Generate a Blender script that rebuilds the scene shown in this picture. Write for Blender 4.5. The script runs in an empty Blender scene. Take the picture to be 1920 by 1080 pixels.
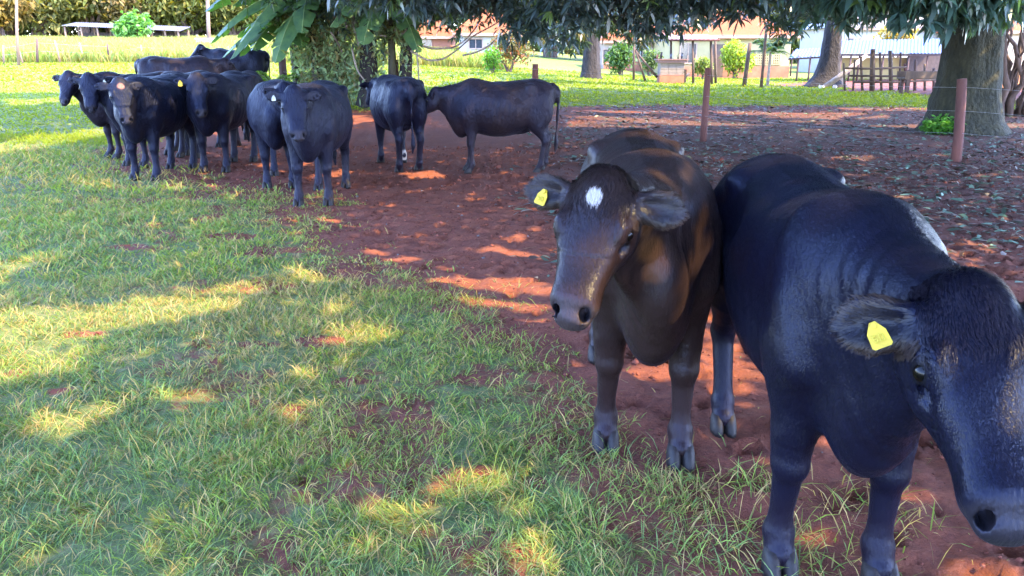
import bpy, math, random, os
import numpy as np
from mathutils import Vector, Matrix
PI = math.pi
C = bpy.context.scene.collection
S = bpy.context.scene
DEV = ''

# ------------------------------------------------------------ camera, sky, sun
PITCH = math.radians(16.9)
CAM_H = 1.6
FPX = 1450.0                      # focal length in photo pixels (1920 wide)
cam_d = bpy.data.cameras.new('camera')
cam = bpy.data.objects.new('camera', cam_d)
C.objects.link(cam)
cam.location = (0, 0, CAM_H)
cam.rotation_euler = (PI / 2 - PITCH, 0, 0)
cam_d.sensor_width = 36
cam_d.lens = 36 * FPX / 1920
cam_d.clip_start = 0.05
cam_d.clip_end = 3000
S.camera = cam

SUN_EL = math.radians(52)
SUN_AZ = math.radians(117)        # measured from +Y towards +X
TO_SUN = np.array([math.sin(SUN_AZ) * math.cos(SUN_EL), math.cos(SUN_AZ) * math.cos(SUN_EL), math.sin(SUN_EL)])
w = bpy.data.worlds.new('World'); S.world = w; w.use_nodes = True
nt = w.node_tree
sky = nt.nodes.new('ShaderNodeTexSky'); sky.sky_type = 'NISHITA'; sky.sun_disc = False
sky.sun_elevation = SUN_EL; sky.sun_rotation = SUN_AZ
sky.air_density = 1.0; sky.dust_density = 0.6; sky.ozone_density = 2.6
bg = nt.nodes['Background']; bg.inputs[1].default_value = 0.15
tint = nt.nodes.new('ShaderNodeMix'); tint.data_type = 'RGBA'; tint.blend_type = 'MULTIPLY'; tint.inputs[0].default_value = 1; tint.inputs[7].default_value = (.95, .96, 1.22, 1)
nt.links.new(sky.outputs[0], tint.inputs[6]); nt.links.new(tint.outputs[2], bg.inputs[0])
sl = bpy.data.lights.new('sun', 'SUN'); sun = bpy.data.objects.new('sun', sl); C.objects.link(sun)
sl.energy = 1.3; sl.angle = math.radians(0.55); sl.color = (1.0, 0.76, 0.38)
sun.rotation_euler = Vector(TO_SUN).to_track_quat('Z', 'Y').to_euler()
S.view_settings.view_transform = 'Standard'; S.view_settings.look = 'None'
S.view_settings.exposure = 4.38; S.view_settings.gamma = 1.0
S.render.engine = 'CYCLES'
S.cycles.max_bounces = 6; S.cycles.diffuse_bounces = 3; S.cycles.glossy_bounces = 2
S.cycles.transmission_bounces = 3; S.cycles.transparent_max_bounces = 4
S.cycles.use_denoising = True

# ------------------------------------------------------------ small maths
def hash2(ix, iy, s=0):
    n = (ix.astype(np.int64) * 374761393 + iy.astype(np.int64) * 668265263 + s * 982451653) & 0x7fffffff
    n = ((n ^ (n >> 13)) * 1274126177) & 0x7fffffff
    return ((n ^ (n >> 16)) & 0xffff) / 65535.0
def vnoise(x, y, s=0):
    x = np.asarray(x, float); y = np.asarray(y, float)
    ix = np.floor(x).astype(np.int64); iy = np.floor(y).astype(np.int64)
    fx = x - ix; fy = y - iy
    fx = fx * fx * (3 - 2 * fx); fy = fy * fy * (3 - 2 * fy)
    a = hash2(ix, iy, s); b = hash2(ix + 1, iy, s); c = hash2(ix, iy + 1, s); d = hash2(ix + 1, iy + 1, s)
    return (a * (1 - fx) + b * fx) * (1 - fy) + (c * (1 - fx) + d * fx) * fy
def fbm(x, y, o=4, s=0):
    r = 0; a = .5; t = 0
    for k in range(o):
        r = r + a * vnoise(x * 2 ** k + 17.3 * k, y * 2 ** k - 9.1 * k, s + k); t += a; a *= .5
    return r / t
def sstep(a, b, x):
    t = np.clip((x - a) / (b - a), 0, 1); return t * t * (3 - 2 * t)
def terrain(x, y):
    x = np.asarray(x, float); y = np.asarray(y, float)
    ang = x / np.maximum(y, 1.0)
    wx = 1 - sstep(-.25, .30, ang)
    rise = .034 * np.maximum(y - 16, 0) * wx
    return np.minimum(rise, 4.5)

cp, sp_ = math.cos(PITCH), math.sin(PITCH)
def ray(px, py):
    a = (px - 960) / FPX; b = (540 - py) / FPX
    d = np.array([a, cp + b * sp_, -sp_ + b * cp])
    return d
def at(px, py, z=None):
    """point on the ground (or on the level z) seen at a photo pixel"""
    d = ray(px, py)
    if z is not None:
        t = (z - CAM_H) / d[2]; return np.array([d[0] * t, d[1] * t, z])
    t = 0.5
    while t < 600:
        p = d * t; p[2] += CAM_H
        if p[2] <= terrain(p[0], p[1]): break
        t *= 1.004
    return np.array([p[0], p[1], float(terrain(p[0], p[1]))])
def topz(p, py):
    """height at which the vertical through ground point p crosses photo row py"""
    b = (540 - py) / FPX
    return CAM_H + p[1] * (-sp_ + b * cp) / (cp + b * sp_)
def atd(px, py, Y):
    """point at forward distance Y seen at a photo pixel"""
    d = ray(px, py); t = Y / d[1]
    return np.array([d[0] * t, Y, CAM_H + d[2] * t])
def proj(P):
    P = np.asarray(P, float); x = P[..., 0]; y = P[..., 1]; z = P[..., 2] - CAM_H
    dep = y * cp - z * sp_; v = y * sp_ + z * cp
    return 960 + FPX * x / dep, 540 - FPX * v / dep
def poly_inside(x, y, poly):
    ins = np.zeros(np.shape(x), bool); n = len(poly)
    for i in range(n):
        x1, y1 = poly[i]; x2, y2 = poly[(i + 1) % n]
        if y1 == y2: continue
        c = ((y1 > y) != (y2 > y)) & (x < (x2 - x1) * (y - y1) / (y2 - y1) + x1)
        ins ^= c
    return ins
def poly_sd(x, y, poly):
    """signed distance, negative inside"""
    d = np.full(np.shape(x), 1e9); n = len(poly)
    for i in range(n):
        ax, ay = poly[i]; bx, by = poly[(i + 1) % n]
        dx, dy = bx - ax, by - ay; L = dx * dx + dy * dy + 1e-9
        t = np.clip(((x - ax) * dx + (y - ay) * dy) / L, 0, 1)
        d = np.minimum(d, np.hypot(x - ax - t * dx, y - ay - t * dy))
    return np.where(poly_inside(x, y, poly), -d, d)

# ------------------------------------------------------------ materials
def new_mat(name):
    m = bpy.data.materials.new(name); m.use_nodes = True
    nt = m.node_tree; b = nt.nodes['Principled BSDF']; return m, nt, b
def setin(b, k, v):
    if k in b.inputs: b.inputs[k].default_value = v
def rgb(c): return (c[0], c[1], c[2], 1)
def mat(name, base, rough=.8, var=.25, scale=6, bump=.0, bscale=30, bdist=.02, c2=None, stretch=(1, 1, 1), spec=.3, metal=0, attr=None, trans=0, sheen=0, detail=6, coord='Object'):
    m, nt, b = new_mat(name); N = nt.nodes.new; L = nt.links.new
    setin(b, 'Roughness', rough); setin(b, 'Specular IOR Level', spec); setin(b, 'Metallic', metal)
    if sheen: setin(b, 'Sheen Weight', sheen); setin(b, 'Sheen Roughness', .4)
    tc = N('ShaderNodeTexCoord'); mp = N('ShaderNodeMapping'); mp.inputs['Scale'].default_value = stretch
    L(tc.outputs[coord], mp.inputs[0])
    nz = N('ShaderNodeTexNoise'); nz.inputs['Scale'].default_value = scale; nz.inputs['Detail'].default_value = detail
    nz.inputs['Roughness'].default_value = .65
    L(mp.outputs[0], nz.inputs[0])
    cr = N('ShaderNodeValToRGB'); cr.color_ramp.elements[0].position = .3; cr.color_ramp.elements[1].position = .7
    L(nz.outputs['Fac'], cr.inputs[0])
    if c2 is None: lo = [c * (1 - var) for c in base]; hi = [min(1, c * (1 + var)) for c in base]
    else: lo = c2; hi = base
    if attr:
        cr.color_ramp.elements[0].color = (1 - var,) * 3 + (1,); cr.color_ramp.elements[1].color = (1 + 0 * var,) * 3 + (1,)
        at_ = N('ShaderNodeAttribute'); at_.attribute_name = attr
        mx = N('ShaderNodeMix'); mx.data_type = 'RGBA'; mx.blend_type = 'MULTIPLY'; mx.inputs[0].default_value = 1
        L(at_.outputs['Color'], mx.inputs[6]); L(cr.outputs[0], mx.inputs[7]); col = mx.outputs[2]
    else:
        cr.color_ramp.elements[0].color = rgb(lo); cr.color_ramp.elements[1].color = rgb(hi); col = cr.outputs[0]
    L(col, b.inputs['Base Color'])
    if bump:
        n2 = N('ShaderNodeTexNoise'); n2.inputs['Scale'].default_value = bscale; n2.inputs['Detail'].default_value = 5
        L(mp.outputs[0], n2.inputs[0])
        bp = N('ShaderNodeBump'); bp.inputs['Strength'].default_value = bump; bp.inputs['Distance'].default_value = bdist
        L(n2.outputs['Fac'], bp.inputs['Height']); L(bp.outputs[0], b.inputs['Normal'])
    if trans:
        out = nt.nodes['Material Output']; tr = N('ShaderNodeBsdfTranslucent'); ms = N('ShaderNodeMixShader')
        g = N('ShaderNodeMix'); g.data_type = 'RGBA'; g.blend_type = 'MULTIPLY'; g.inputs[0].default_value = 1
        L(col, g.inputs[6]); g.inputs[7].default_value = (1.7, 1.7, .35, 1)
        L(g.outputs[2], tr.inputs[0]); ms.inputs[0].default_value = trans
        L(b.outputs[0], ms.inputs[1]); L(tr.outputs[0], ms.inputs[2]); L(ms.outputs[0], out.inputs[0])
    return m

# ------------------------------------------------------------ mesh helpers
def link(o, parent=None):
    C.objects.link(o)
    if parent is not None: o.parent = parent
    return o
def mesh_np(name, V, F, m=None, col=None, parent=None, smooth=False):
    """V (n,3), F (k,4) or (k,3) arrays, col (n,3)"""
    V = np.asarray(V, np.float32); F = np.asarray(F, np.int32)
    me = bpy.data.meshes.new(name); n = F.shape[1]
    me.vertices.add(len(V)); me.vertices.foreach_set('co', V.ravel())
    me.loops.add(F.size); me.loops.foreach_set('vertex_index', F.ravel())
    me.polygons.add(len(F)); me.polygons.foreach_set('loop_start', np.arange(len(F), dtype=np.int32) * n)
    me.polygons.foreach_set('loop_total', np.full(len(F), n, np.int32))
    if smooth: me.polygons.foreach_set('use_smooth', np.ones(len(F), bool))
    if col is not None:
        a = me.color_attributes.new('Col', 'FLOAT_COLOR', 'POINT')
        c4 = np.ones((len(V), 4), np.float32); c4[:, :3] = col; a.data.foreach_set('color', c4.ravel())
    me.update(calc_edges=True)
    if m: me.materials.append(m)
    return link(bpy.data.objects.new(name, me), parent)
class MB:
    """collects solids into one mesh"""
    def __init__(s): s.v = []; s.f = []
    def add(s, v, f):
        n = len(s.v); s.v += [tuple(p) for p in v]; s.f += [tuple(i + n for i in q) for q in f]; return s
    def box(s, c, d, rz=0, tilt=None, bev=0):
        x, y, z = d[0] / 2, d[1] / 2, d[2] / 2
        P = [Vector((i * x, j * y, k * z)) for i in (-1, 1) for j in (-1, 1) for k in (-1, 1)]
        M = Matrix.Rotation(rz, 3, 'Z')
        if tilt is not None: M = M @ Matrix.Rotation(tilt, 3, 'X')
        P = [M @ p + Vector(c) for p in P]
        return s.add(P, [(0, 1, 3, 2), (4, 6, 7, 5), (0, 4, 5, 1), (2, 3, 7, 6), (0, 2, 6, 4), (1, 5, 7, 3)])
    def tube(s, pts, rads, n=10, wob=0, seed=0, cap=True):
        rnd = random.Random(seed); pts = [Vector(p) for p in pts]
        if not hasattr(rads, '__len__'): rads = [rads] * len(pts)
        vs = []; fs = []; up = Vector((0, 0, 1))
        ph = [rnd.uniform(-1, 1) for _ in range(n)]
        t0 = (pts[1] - pts[0]).normalized(); a = t0.orthogonal().normalized()
        for i, p in enumerate(pts):
            t = (pts[min(i + 1, len(pts) - 1)] - pts[max(i - 1, 0)]).normalized()
            a = (a - a.dot(t) * t).normalized(); b = t.cross(a)
            for k in range(n):
                an = 2 * PI * k / n; r = rads[i] * (1 + wob * (.6 * ph[k] + .4 * rnd.uniform(-1, 1)))
                vs.append(p + a * (r * math.cos(an)) + b * (r * math.sin(an)))
        for i in range(len(pts) - 1):
            for k in range(n):
                k2 = (k + 1) % n; fs.append((i * n + k, i * n + k2, (i + 1) * n + k2, (i + 1) * n + k))
        if cap: fs.append(tuple(range(n))[::-1]); fs.append(tuple((len(pts) - 1) * n + k for k in range(n)))
        return s.add(vs, fs)
    def build(s, name, m, parent=None, smooth=False):
        me = bpy.data.meshes.new(name); me.from_pydata(s.v, [], s.f); me.update()
        if smooth: me.polygons.foreach_set('use_smooth', [True] * len(me.polygons))
        if m: me.materials.append(m)
        return link(bpy.data.objects.new(name, me), parent)
def tag(o, label=None, cat=None, group=None, kind=None):
    if label: o['label'] = label
    if cat: o['category'] = cat
    if group: o['group'] = group
    if kind: o['kind'] = kind
    return o
def empty(name, loc=(0, 0, 0), rz=0, label=None, cat=None, group=None):
    o = bpy.data.objects.new(name, None); C.objects.link(o)
    o.location = tuple(float(v) for v in loc); o.rotation_euler = (0, 0, rz); o.empty_display_size = .2
    return tag(o, label, cat, group)
# ------------------------------------------------------------ ground
# the red bare soil, traced as a shape on the ground
soil_px = [(1500, 1400), (1250, 1130), (1150, 1000), (1045, 880), (950, 800), (850, 690), (800, 600), (700, 520), (620, 470), (500, 405), (350, 352),
           (180, 305), (140, 282), (250, 262), (330, 245), (480, 225), (700, 218), (850, 212), (1060, 205), (1250, 198), (1500, 199), (1750, 203), (1900, 208), (2400, 215),
           (3000, 500), (4200, 1400)]
soil_w = [tuple(at(a, b, 0)[:2]) for a, b in soil_px]
yard_px = [(1430, 172), (1500, 163), (1600, 168), (1760, 182), (1900, 190), (2300, 200), (2300, 148), (1900, 146), (1700, 150), (1620, 150), (1500, 152)]
yard_w = [tuple(at(a, b, 0)[:2]) for a, b in yard_px]
worn_px = [(600, 640, 60, 12), (1000, 830, 40, 20), (880, 1050, 60, 25), (660, 715, 50, 10), (620, 690, 40, 8), (760, 810, 40, 12), (30, 700, 40, 10), (170, 625, 50, 8),
           (480, 650, 60, 6), (250, 465, 60, 8), (420, 445, 70, 9), (110, 735, 40, 8), (300, 690, 30, 6), (905, 880, 30, 14), (1010, 905, 40, 14), (520, 470, 90, 12)]
def soilness(x, y):
    """1 on bare soil, 0 in grass"""
    d = poly_sd(x, y, soil_w)
    wob = (fbm(x * .9, y * .9, 4, 5) - .5) * 1.7 + (fbm(x * 4, y * 4, 3, 9) - .5) * .6
    sc = sstep(0, 6, y) * .6 + .45
    s = sstep(1.0, -1.15, (d + wob * sc) / (.35 + .45 * sc)); s = np.maximum(s, .62 * sstep(.50, .66, fbm(x * 2.3 + 3, y * 2.3, 4, 33)) * sstep(3.2, .2, d))
    dy = poly_sd(x, y, yard_w)
    s = np.maximum(s, sstep(1, -1, dy + (fbm(x * .4, y * .4, 3, 3) - .5) * 5))
    for (a, b, rx, ry) in worn_px:
        c = at(a, b, 0); ex = abs(at(a + rx, b, 0)[0] - c[0]); ey = abs(at(a, b - ry, 0)[1] - at(a, b + ry, 0)[1]) / 2
        q = np.hypot((x - c[0]) / ex, (y - c[1]) / ey) + (fbm(x * 6, y * 6, 3, 8) - .5) * 1.2
        s = np.maximum(s, .75 * sstep(1.2, .5, q))
    return s
def ground_h(x, y):
    s = soilness(x, y)
    near = sstep(22, 10, np.hypot(x, y))
    lump = (fbm(x * 7, y * 7, 4, 21) - .5) * .062 + (fbm(x * 26, y * 26, 3, 31) - .5) * .018
    soft = (fbm(x * 1.3, y * 1.3, 3, 41) - .5) * .07
    return terrain(x, y) + near * (lump * (.25 + .75 * s) + soft * .8)
def axis(lo, hi, step, far, grow):
    a = list(np.arange(lo, hi, step)); s = step
    while a[-1] < far: s *= grow; a.append(a[-1] + s)
    s = step
    while a[0] > -far: s *= grow; a.insert(0, a[0] - s)
    return np.array(a)
gx = axis(-4.5, 4.5, .028 if not DEV else .08, 900, 1.06); gy = axis(1.0, 8.5, .028 if not DEV else .08, 1200, 1.045)
gy = gy[gy > -60]
GX, GY = np.meshgrid(gx, gy, indexing='ij')
GS = soilness(GX, GY); GZ = ground_h(GX, GY)
hr = np.random.default_rng(3)
for _ in range(900):       # hoof prints pressed into the soft soil
    hy_ = math.sqrt(hr.uniform(2.2, 110)); hx_ = hr.uniform(-.4, .75) * (hy_ + .5); ha_ = hr.uniform(0, 6.28); i0, i1 = np.searchsorted(gx, [hx_ - .11, hx_ + .11]); j0, j1 = np.searchsorted(gy, [hy_ - .11, hy_ + .11])
    if i1 - i0 < 2 or j1 - j0 < 2: continue
    dx_ = GX[i0:i1, j0:j1] - hx_; dy_ = GY[i0:i1, j0:j1] - hy_; u_ = dx_ * math.cos(ha_) + dy_ * math.sin(ha_); v_ = -dx_ * math.sin(ha_) + dy_ * math.cos(ha_); q_ = np.hypot(u_ / .075, v_ / .055)
    GZ[i0:i1, j0:j1] += GS[i0:i1, j0:j1] * (-.032 * sstep(1.0, .6, q_) + .010 * sstep(1.5, 1.1, q_) * sstep(.85, 1.1, q_))
ids = np.arange(GX.size).reshape(GX.shape)
GF = np.stack([ids[:-1, :-1], ids[1:, :-1], ids[1:, 1:], ids[:-1, 1:]], -1).reshape(-1, 4)
HUM = sstep(-.02, .12, GX / np.maximum(GY, .5) - .02 + (fbm(GX * 1.5, GY * 1.5, 3, 12) - .5) * .2) * sstep(4.0, 8.5, GY) * sstep(26, 20, GY + (fbm(GX * .7, GY, 2, 4) - .5) * 8)
gcol = np.stack([GS, fbm(GX * .5, GY * .5, 3, 77), HUM], -1).reshape(-1, 3)
def ground_mat():
    m, nt, b = new_mat('ground'); N = nt.nodes.new; L = nt.links.new
    a = N('ShaderNodeAttribute'); a.attribute_name = 'Col'; sp = N('ShaderNodeSeparateColor'); L(a.outputs['Color'], sp.inputs[0])
    tc = N('ShaderNodeTexCoord')
    def noise(sc, d=8, r=.65):
        n = N('ShaderNodeTexNoise'); n.inputs['Scale'].default_value = sc; n.inputs['Detail'].default_value = d; n.inputs['Roughness'].default_value = r
        L(tc.outputs['Object'], n.inputs[0]); return n
    def ramp(src, stops):
        r = N('ShaderNodeValToRGB')
        for i, (p, c) in enumerate(stops):
            e = r.color_ramp.elements[i] if i < 2 else r.color_ramp.elements.new(p)
            e.position = p; e.color = rgb(c)
        L(src, r.inputs[0]); return r.outputs[0]
    def mix(f, x, y):
        k = N('ShaderNodeMix'); k.data_type = 'RGBA'
        if isinstance(f, float): k.inputs[0].default_value = f
        else: L(f, k.inputs[0])
        L(x, k.inputs[6]); L(y, k.inputs[7]); return k.outputs[2]
    soil = ramp(noise(2.2).outputs['Fac'], [(.3, (.075, .026, .020)), (.55, (.135, .042, .026)), (.75, (.200, .070, .036))])
    crumb = ramp(noise(38, 6, .75).outputs['Fac'], [(.35, (.045, .016, .014)), (.6, (.22, .070, .036))])
    soil = mix(.45, soil, crumb)
    dust = ramp(noise(9, 8, .7).outputs['Fac'], [(.5, (.13, .042, .026)), (.75, (.26, .11, .06))])
    soil = mix(.3, soil, dust)
    hum = N('ShaderNodeMath'); hum.operation = 'MULTIPLY'; L(sp.outputs[2], hum.inputs[0]); hum.inputs[1].default_value = .72
    soil = mix(hum.outputs[0], soil, ramp(noise(16, 8, .7).outputs['Fac'], [(.35, (.028, .018, .018)), (.7, (.10, .060, .048))]))
    turf = ramp(noise(14, 6, .7).outputs['Fac'], [(.3, (.050, .066, .022)), (.5, (.090, .115, .036)), (.7, (.170, .145, .070))])
    big = ramp(noise(.35, 5, .6).outputs['Fac'], [(.35, (.10, .145, .012)), (.7, (.19, .21, .018))])
    # far ground without modelled blades reads as continuous turf
    cd = N('ShaderNodeSeparateXYZ'); L(tc.outputs['Object'], cd.inputs[0])
    mr = N('ShaderNodeMapRange'); mr.inputs[1].default_value = 9; mr.inputs[2].default_value = 24; L(cd.outputs['Y'], mr.inputs[0])
    turf = mix(mr.outputs[0], turf, mix(.5, turf, big))
    # edge of soil broken by noise
    ad = N('ShaderNodeMath'); ad.operation = 'MULTIPLY_ADD'; L(noise(11, 5).outputs['Fac'], ad.inputs[0]); ad.inputs[1].default_value = 1.1; L(sp.outputs[0], ad.inputs[2])
    f = N('ShaderNodeMapRange'); f.inputs[1].default_value = .85; f.inputs[2].default_value = 1.15; L(ad.outputs[0], f.inputs[0])
    L(mix(f.outputs[0], turf, soil), b.inputs['Base Color'])
    setin(b, 'Roughness', .95); setin(b, 'Specular IOR Level', .15)
    bp = N('ShaderNodeBump'); bp.inputs['Strength'].default_value = .8; bp.inputs['Distance'].default_value = .02
    L(noise(55, 6, .7).outputs['Fac'], bp.inputs['Height']); L(bp.outputs[0], b.inputs['Normal'])
    return m
g = mesh_np('ground', np.stack([GX, GY, GZ], -1).reshape(-1, 3), GF, ground_mat(), gcol, smooth=True)
tag(g, kind='structure')

# ------------------------------------------------------------ grass
NR = np.random.default_rng(11)
grass_mat = mat('grass', (1, 1, 1), .55, var=.3, scale=3, attr='Col', trans=.42, spec=.10)
def blades(P, L, W, lean, az, col, curl=.35):
    n = len(P); s = np.stack([-np.sin(az), np.cos(az), 0 * az], -1)       # blade width direction
    # twist width direction so blades face different ways
    tw = NR.uniform(0, PI, n); s = np.stack([np.cos(tw), np.sin(tw), 0 * tw], -1)
    d = np.stack([np.cos(az) * np.sin(lean), np.sin(az) * np.sin(lean), np.cos(lean)], -1)
    h = np.stack([np.cos(az), np.sin(az), -.5 + 0 * az], -1)
    mid = P + d * (L * .55)[:, None] + h * (L * curl * .12)[:, None]
    tip = P + d * (L * .92)[:, None] + h * (L * curl * .6)[:, None]
    w0 = s * (W * .4)[:, None]; w1 = s * (W * .5)[:, None]; w2 = s * (W * .08)[:, None]
    V = np.stack([P - w0, P + w0, mid - w1, mid + w1, tip - w2, tip + w2], 1).reshape(-1, 3)
    b = np.arange(n)[:, None] * 6
    F = np.concatenate([b + np.array([[0, 1, 3, 2]]), b + np.array([[2, 3, 5, 4]])], 0)
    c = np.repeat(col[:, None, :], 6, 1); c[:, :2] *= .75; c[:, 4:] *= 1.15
    return V, F, c.reshape(-1, 3)
def frustum_pts(n, y0, y1, xl=-.75, xr=.75):
    # uniform over the visible wedge between two distances
    y = np.sqrt(NR.uniform(y0 ** 2, y1 ** 2, n)); x = NR.uniform(xl, xr, n) * (y + .6)
    return x, y
parts = []
GA = np.array([.155, .220, .055]); GB = np.array([.290, .335, .035]); GD = np.array([.38, .27, .12]); GC = np.array([.110, .190, .095])
def gcolor(x, y, n, dry=.12):
    t = NR.random(n)[:, None]; k = np.clip(fbm(x * 1.2, y * 1.2, 3, 55)[:, None] * 1.6 - .3 + NR.normal(0, .15, (n, 1)), 0, 1)
    c = GC * (1 - k) + GA * k; c = c * (1 - .5 * t) + GB * .5 * t
    dn = sstep(.50, .75, fbm(x * .8 + 31, y * .8, 3, 66))[:, None]
    isdry = NR.random((n, 1)) < dry + .30 * dn
    c = np.where(isdry, GD * NR.uniform(.7, 1.2, (n, 1)), c)
    return c * NR.uniform(.75, 1.25, (n, 1))
K = .25 if DEV else 1
bands = [(1.7, 3.2, 86000, .053, .0036), (3.2, 5.5, 120000, .050, .0048), (5.5, 9, 130000, .052, .0080), (9, 16, 110000, .08, .014), (16, 30, 100000, .055, .032), (30, 52, 80000, .075, .07)]
for (y0, y1, n, L0, W0) in bands:
    n = int(n * K); W0 = W0 * (1.7 if DEV else 1)
    x, y = frustum_pts(n, y0, y1)
    s = soilness(x, y); cl = fbm(x * 5, y * 5, 3, 91)
    keep = NR.random(n) < np.clip((1 - s) * (1.1 - .8 * sstep(.45, .66, cl)), 0.004 if y1 < 9 else 0, 1)
    # sparse tufts along the soil's edge
    tuft = (fbm(x * 3.2, y * 3.2, 2, 15) > .63) & (s < .985) & (s > .2) & (NR.random(n) < .55)
    keep |= tuft
    x = x[keep]; y = y[keep]; n = len(x); s = s[keep]
    # gather blades in little tufts
    q = .06; cx = np.round(x / q + hash2(np.round(y / q), np.round(x / q), 3) * .0) * q; cy = np.round(y / q) * q
    j = hash2(np.round(x / q), np.round(y / q), 4)
    az = NR.uniform(0, 2 * PI, n) * .6 + j * 7
    m = .25; x = x * (1 - m) + cx * m; y = y * (1 - m) + cy * m
    L = L0 * NR.lognormal(0, .38, n) * (.75 + .8 * fbm(x * 1.7, y * 1.7, 3, 17)) * (1 - .45 * s)
    L = np.minimum(L, .22)
    W = W0 * NR.uniform(.6, 1.25, n)
    P = np.stack([x, y, ground_h(x, y) - .004], -1)
    gc_ = gcolor(x, y, n, .0); gc_ = gc_ * .35 + gc_.mean(0) * .65
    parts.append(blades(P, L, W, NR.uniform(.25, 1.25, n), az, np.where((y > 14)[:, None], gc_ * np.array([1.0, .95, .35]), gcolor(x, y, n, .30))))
# runners and taller tufts reaching into the soil on the near right
tuft_px = [(1340, 905), (1480, 1010), (1560, 1040), (1380, 960), (1265, 900), (1150, 930), (1200, 1010), (1300, 1040), (1350, 1070), (1080, 740), (1000, 690), (900, 600),
           (850, 560), (940, 650), (1120, 1000), (1700, 985), (1590, 930), (1440, 905), (1010, 790), (1100, 860), (960, 740), (870, 640), (780, 560), (1500, 1075), (1410, 1040)]
for (a, b) in tuft_px:
    c = at(a, b, 0); n = int(NR.integers(40, 110)); r = NR.uniform(.05, .16)
    x = c[0] + NR.normal(0, r, n); y = c[1] + NR.normal(0, r, n)
    P = np.stack([x, y, ground_h(x, y) - .004], -1)
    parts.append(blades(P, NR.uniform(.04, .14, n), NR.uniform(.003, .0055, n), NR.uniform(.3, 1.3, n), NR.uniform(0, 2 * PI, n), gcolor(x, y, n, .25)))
def join(parts, name, m, parent=None):
    V = []; F = []; Cc = []; o = 0
    for v, f, c in parts: V.append(v); F.append(f + o); Cc.append(c); o += len(v)
    return mesh_np(name, np.concatenate(V), np.concatenate(F), m, np.concatenate(Cc), parent)
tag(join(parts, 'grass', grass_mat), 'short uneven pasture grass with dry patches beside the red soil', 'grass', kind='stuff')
# the tall grass field behind the left fence
n = int(90000 * (K + .2)); y = NR.uniform(47, 105, n); x = NR.uniform(-.74, .0, n) * y
P = np.stack([x, y, terrain(x, y)], -1)
c = gcolor(x, y, n, .35); c = c * .5 + np.array([.16, .185, .05]) * .6
tag(join([blades(P, NR.uniform(.45, 1.15, n), NR.uniform(.04, .10, n), NR.uniform(.0, .45, n), NR.uniform(0, 6.3, n), c)], 'tall_grass', grass_mat),
    'tall pale yellow green grass in the field behind the left fence', 'tall grass', kind='stuff')
# ------------------------------------------------------------ leaf litter, clods
litter_mat = mat('leaf_litter', (1, 1, 1), .5, var=.25, scale=20, attr='Col', spec=.4)
n = int(24000); y = NR.uniform(4.2, 27, n); x = NR.uniform(-.3, .8, n) * y
dens = sstep(.0, .10, x / y - .02 + (fbm(x, y, 3, 12) - .5) * .25) * sstep(4.5, 8, y + (fbm(x, y, 2, 7) - .5) * 3) * (.25 + 1.5 * fbm(x * .8, y * .8, 3, 19))
keep = (NR.random(n) < dens) & (soilness(x, y) > .5)
x = x[keep]; y = y[keep]; n = len(x)
az = NR.uniform(0, 2 * PI, n); L = NR.uniform(.05, .15, n); W = L * NR.uniform(.2, .38, n)
d = np.stack([np.cos(az), np.sin(az), NR.normal(0, .12, n)], -1); s = np.stack([-np.sin(az), np.cos(az), NR.normal(0, .35, n)], -1)
P = np.stack([x, y, ground_h(x, y) + .018], -1)
up = np.array([0, 0, 1.0])
prof = [(0, .1, 0), (.3, .5, .1), (.65, .42, .12), (1, .06, .02)]
V = []; 
for (t, ww, hh) in prof:
    c0 = P + d * (L * (t - .5))[:, None] + up * (L * hh * NR.uniform(.1, 1.2, n))[:, None]
    V += [c0 - s * (W * ww)[:, None], c0 + s * (W * ww)[:, None]]
V = np.stack(V, 1).reshape(-1, 3); b_ = np.arange(n)[:, None] * 8
F = np.concatenate([b_ + np.array([[k, k + 1, k + 3, k + 2]]) for k in (0, 2, 4)], 0)
pal = np.array([[.055, .095, .06], [.12, .19, .13], [.075, .042, .028], [.045, .026, .02], [.15, .12, .085], [.035, .05, .028]])
cc = pal[NR.choice(6, n, p=[.2, .12, .24, .24, .06, .14])] * NR.uniform(.7, 1.3, (n, 1))
tag(mesh_np('leaf_litter', V, F, litter_mat, np.repeat(cc[:, None], 8, 1).reshape(-1, 3)), 'fallen dry and green leaves scattered over the red soil', 'leaf litter', kind='stuff')
# clods and small stones on the soil
n = 17000; x, y = frustum_pts(n, 2, 14); keep = soilness(x, y) > .6; x = x[keep]; y = y[keep]; n = len(x)
r = NR.lognormal(-5.15, .45, n) * (1 + y * .06)
oc = np.array([[1, 0, 0], [0, 1, 0], [-1, 0, 0], [0, -1, 0], [0, 0, .8], [0, 0, -.6]])
V = (oc[None] * NR.uniform(.6, 1.3, (n, 6, 1))) * r[:, None, None] + np.stack([x, y, ground_h(x, y) + r * .3], -1)[:, None]
tf = np.array([[0, 1, 4], [1, 2, 4], [2, 3, 4], [3, 0, 4], [1, 0, 5], [2, 1, 5], [3, 2, 5], [0, 3, 5]])
F = (np.arange(n)[:, None, None] * 6 + tf[None]).reshape(-1, 3)
cc = np.array([.12, .038, .025]) * NR.uniform(.5, 1.6, (n, 1)); cc = np.where(NR.random((n, 1)) < .03, np.array([.13, .11, .10]), cc)
tag(mesh_np('soil_clods', V.reshape(-1, 3), F, mat('clods', (1, 1, 1), .95, attr='Col', spec=.1), np.repeat(cc[:, None], 6, 1).reshape(-1, 3)), 'crumbs and clods of red soil lying on the bare ground', 'soil clods', kind='stuff')
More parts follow.
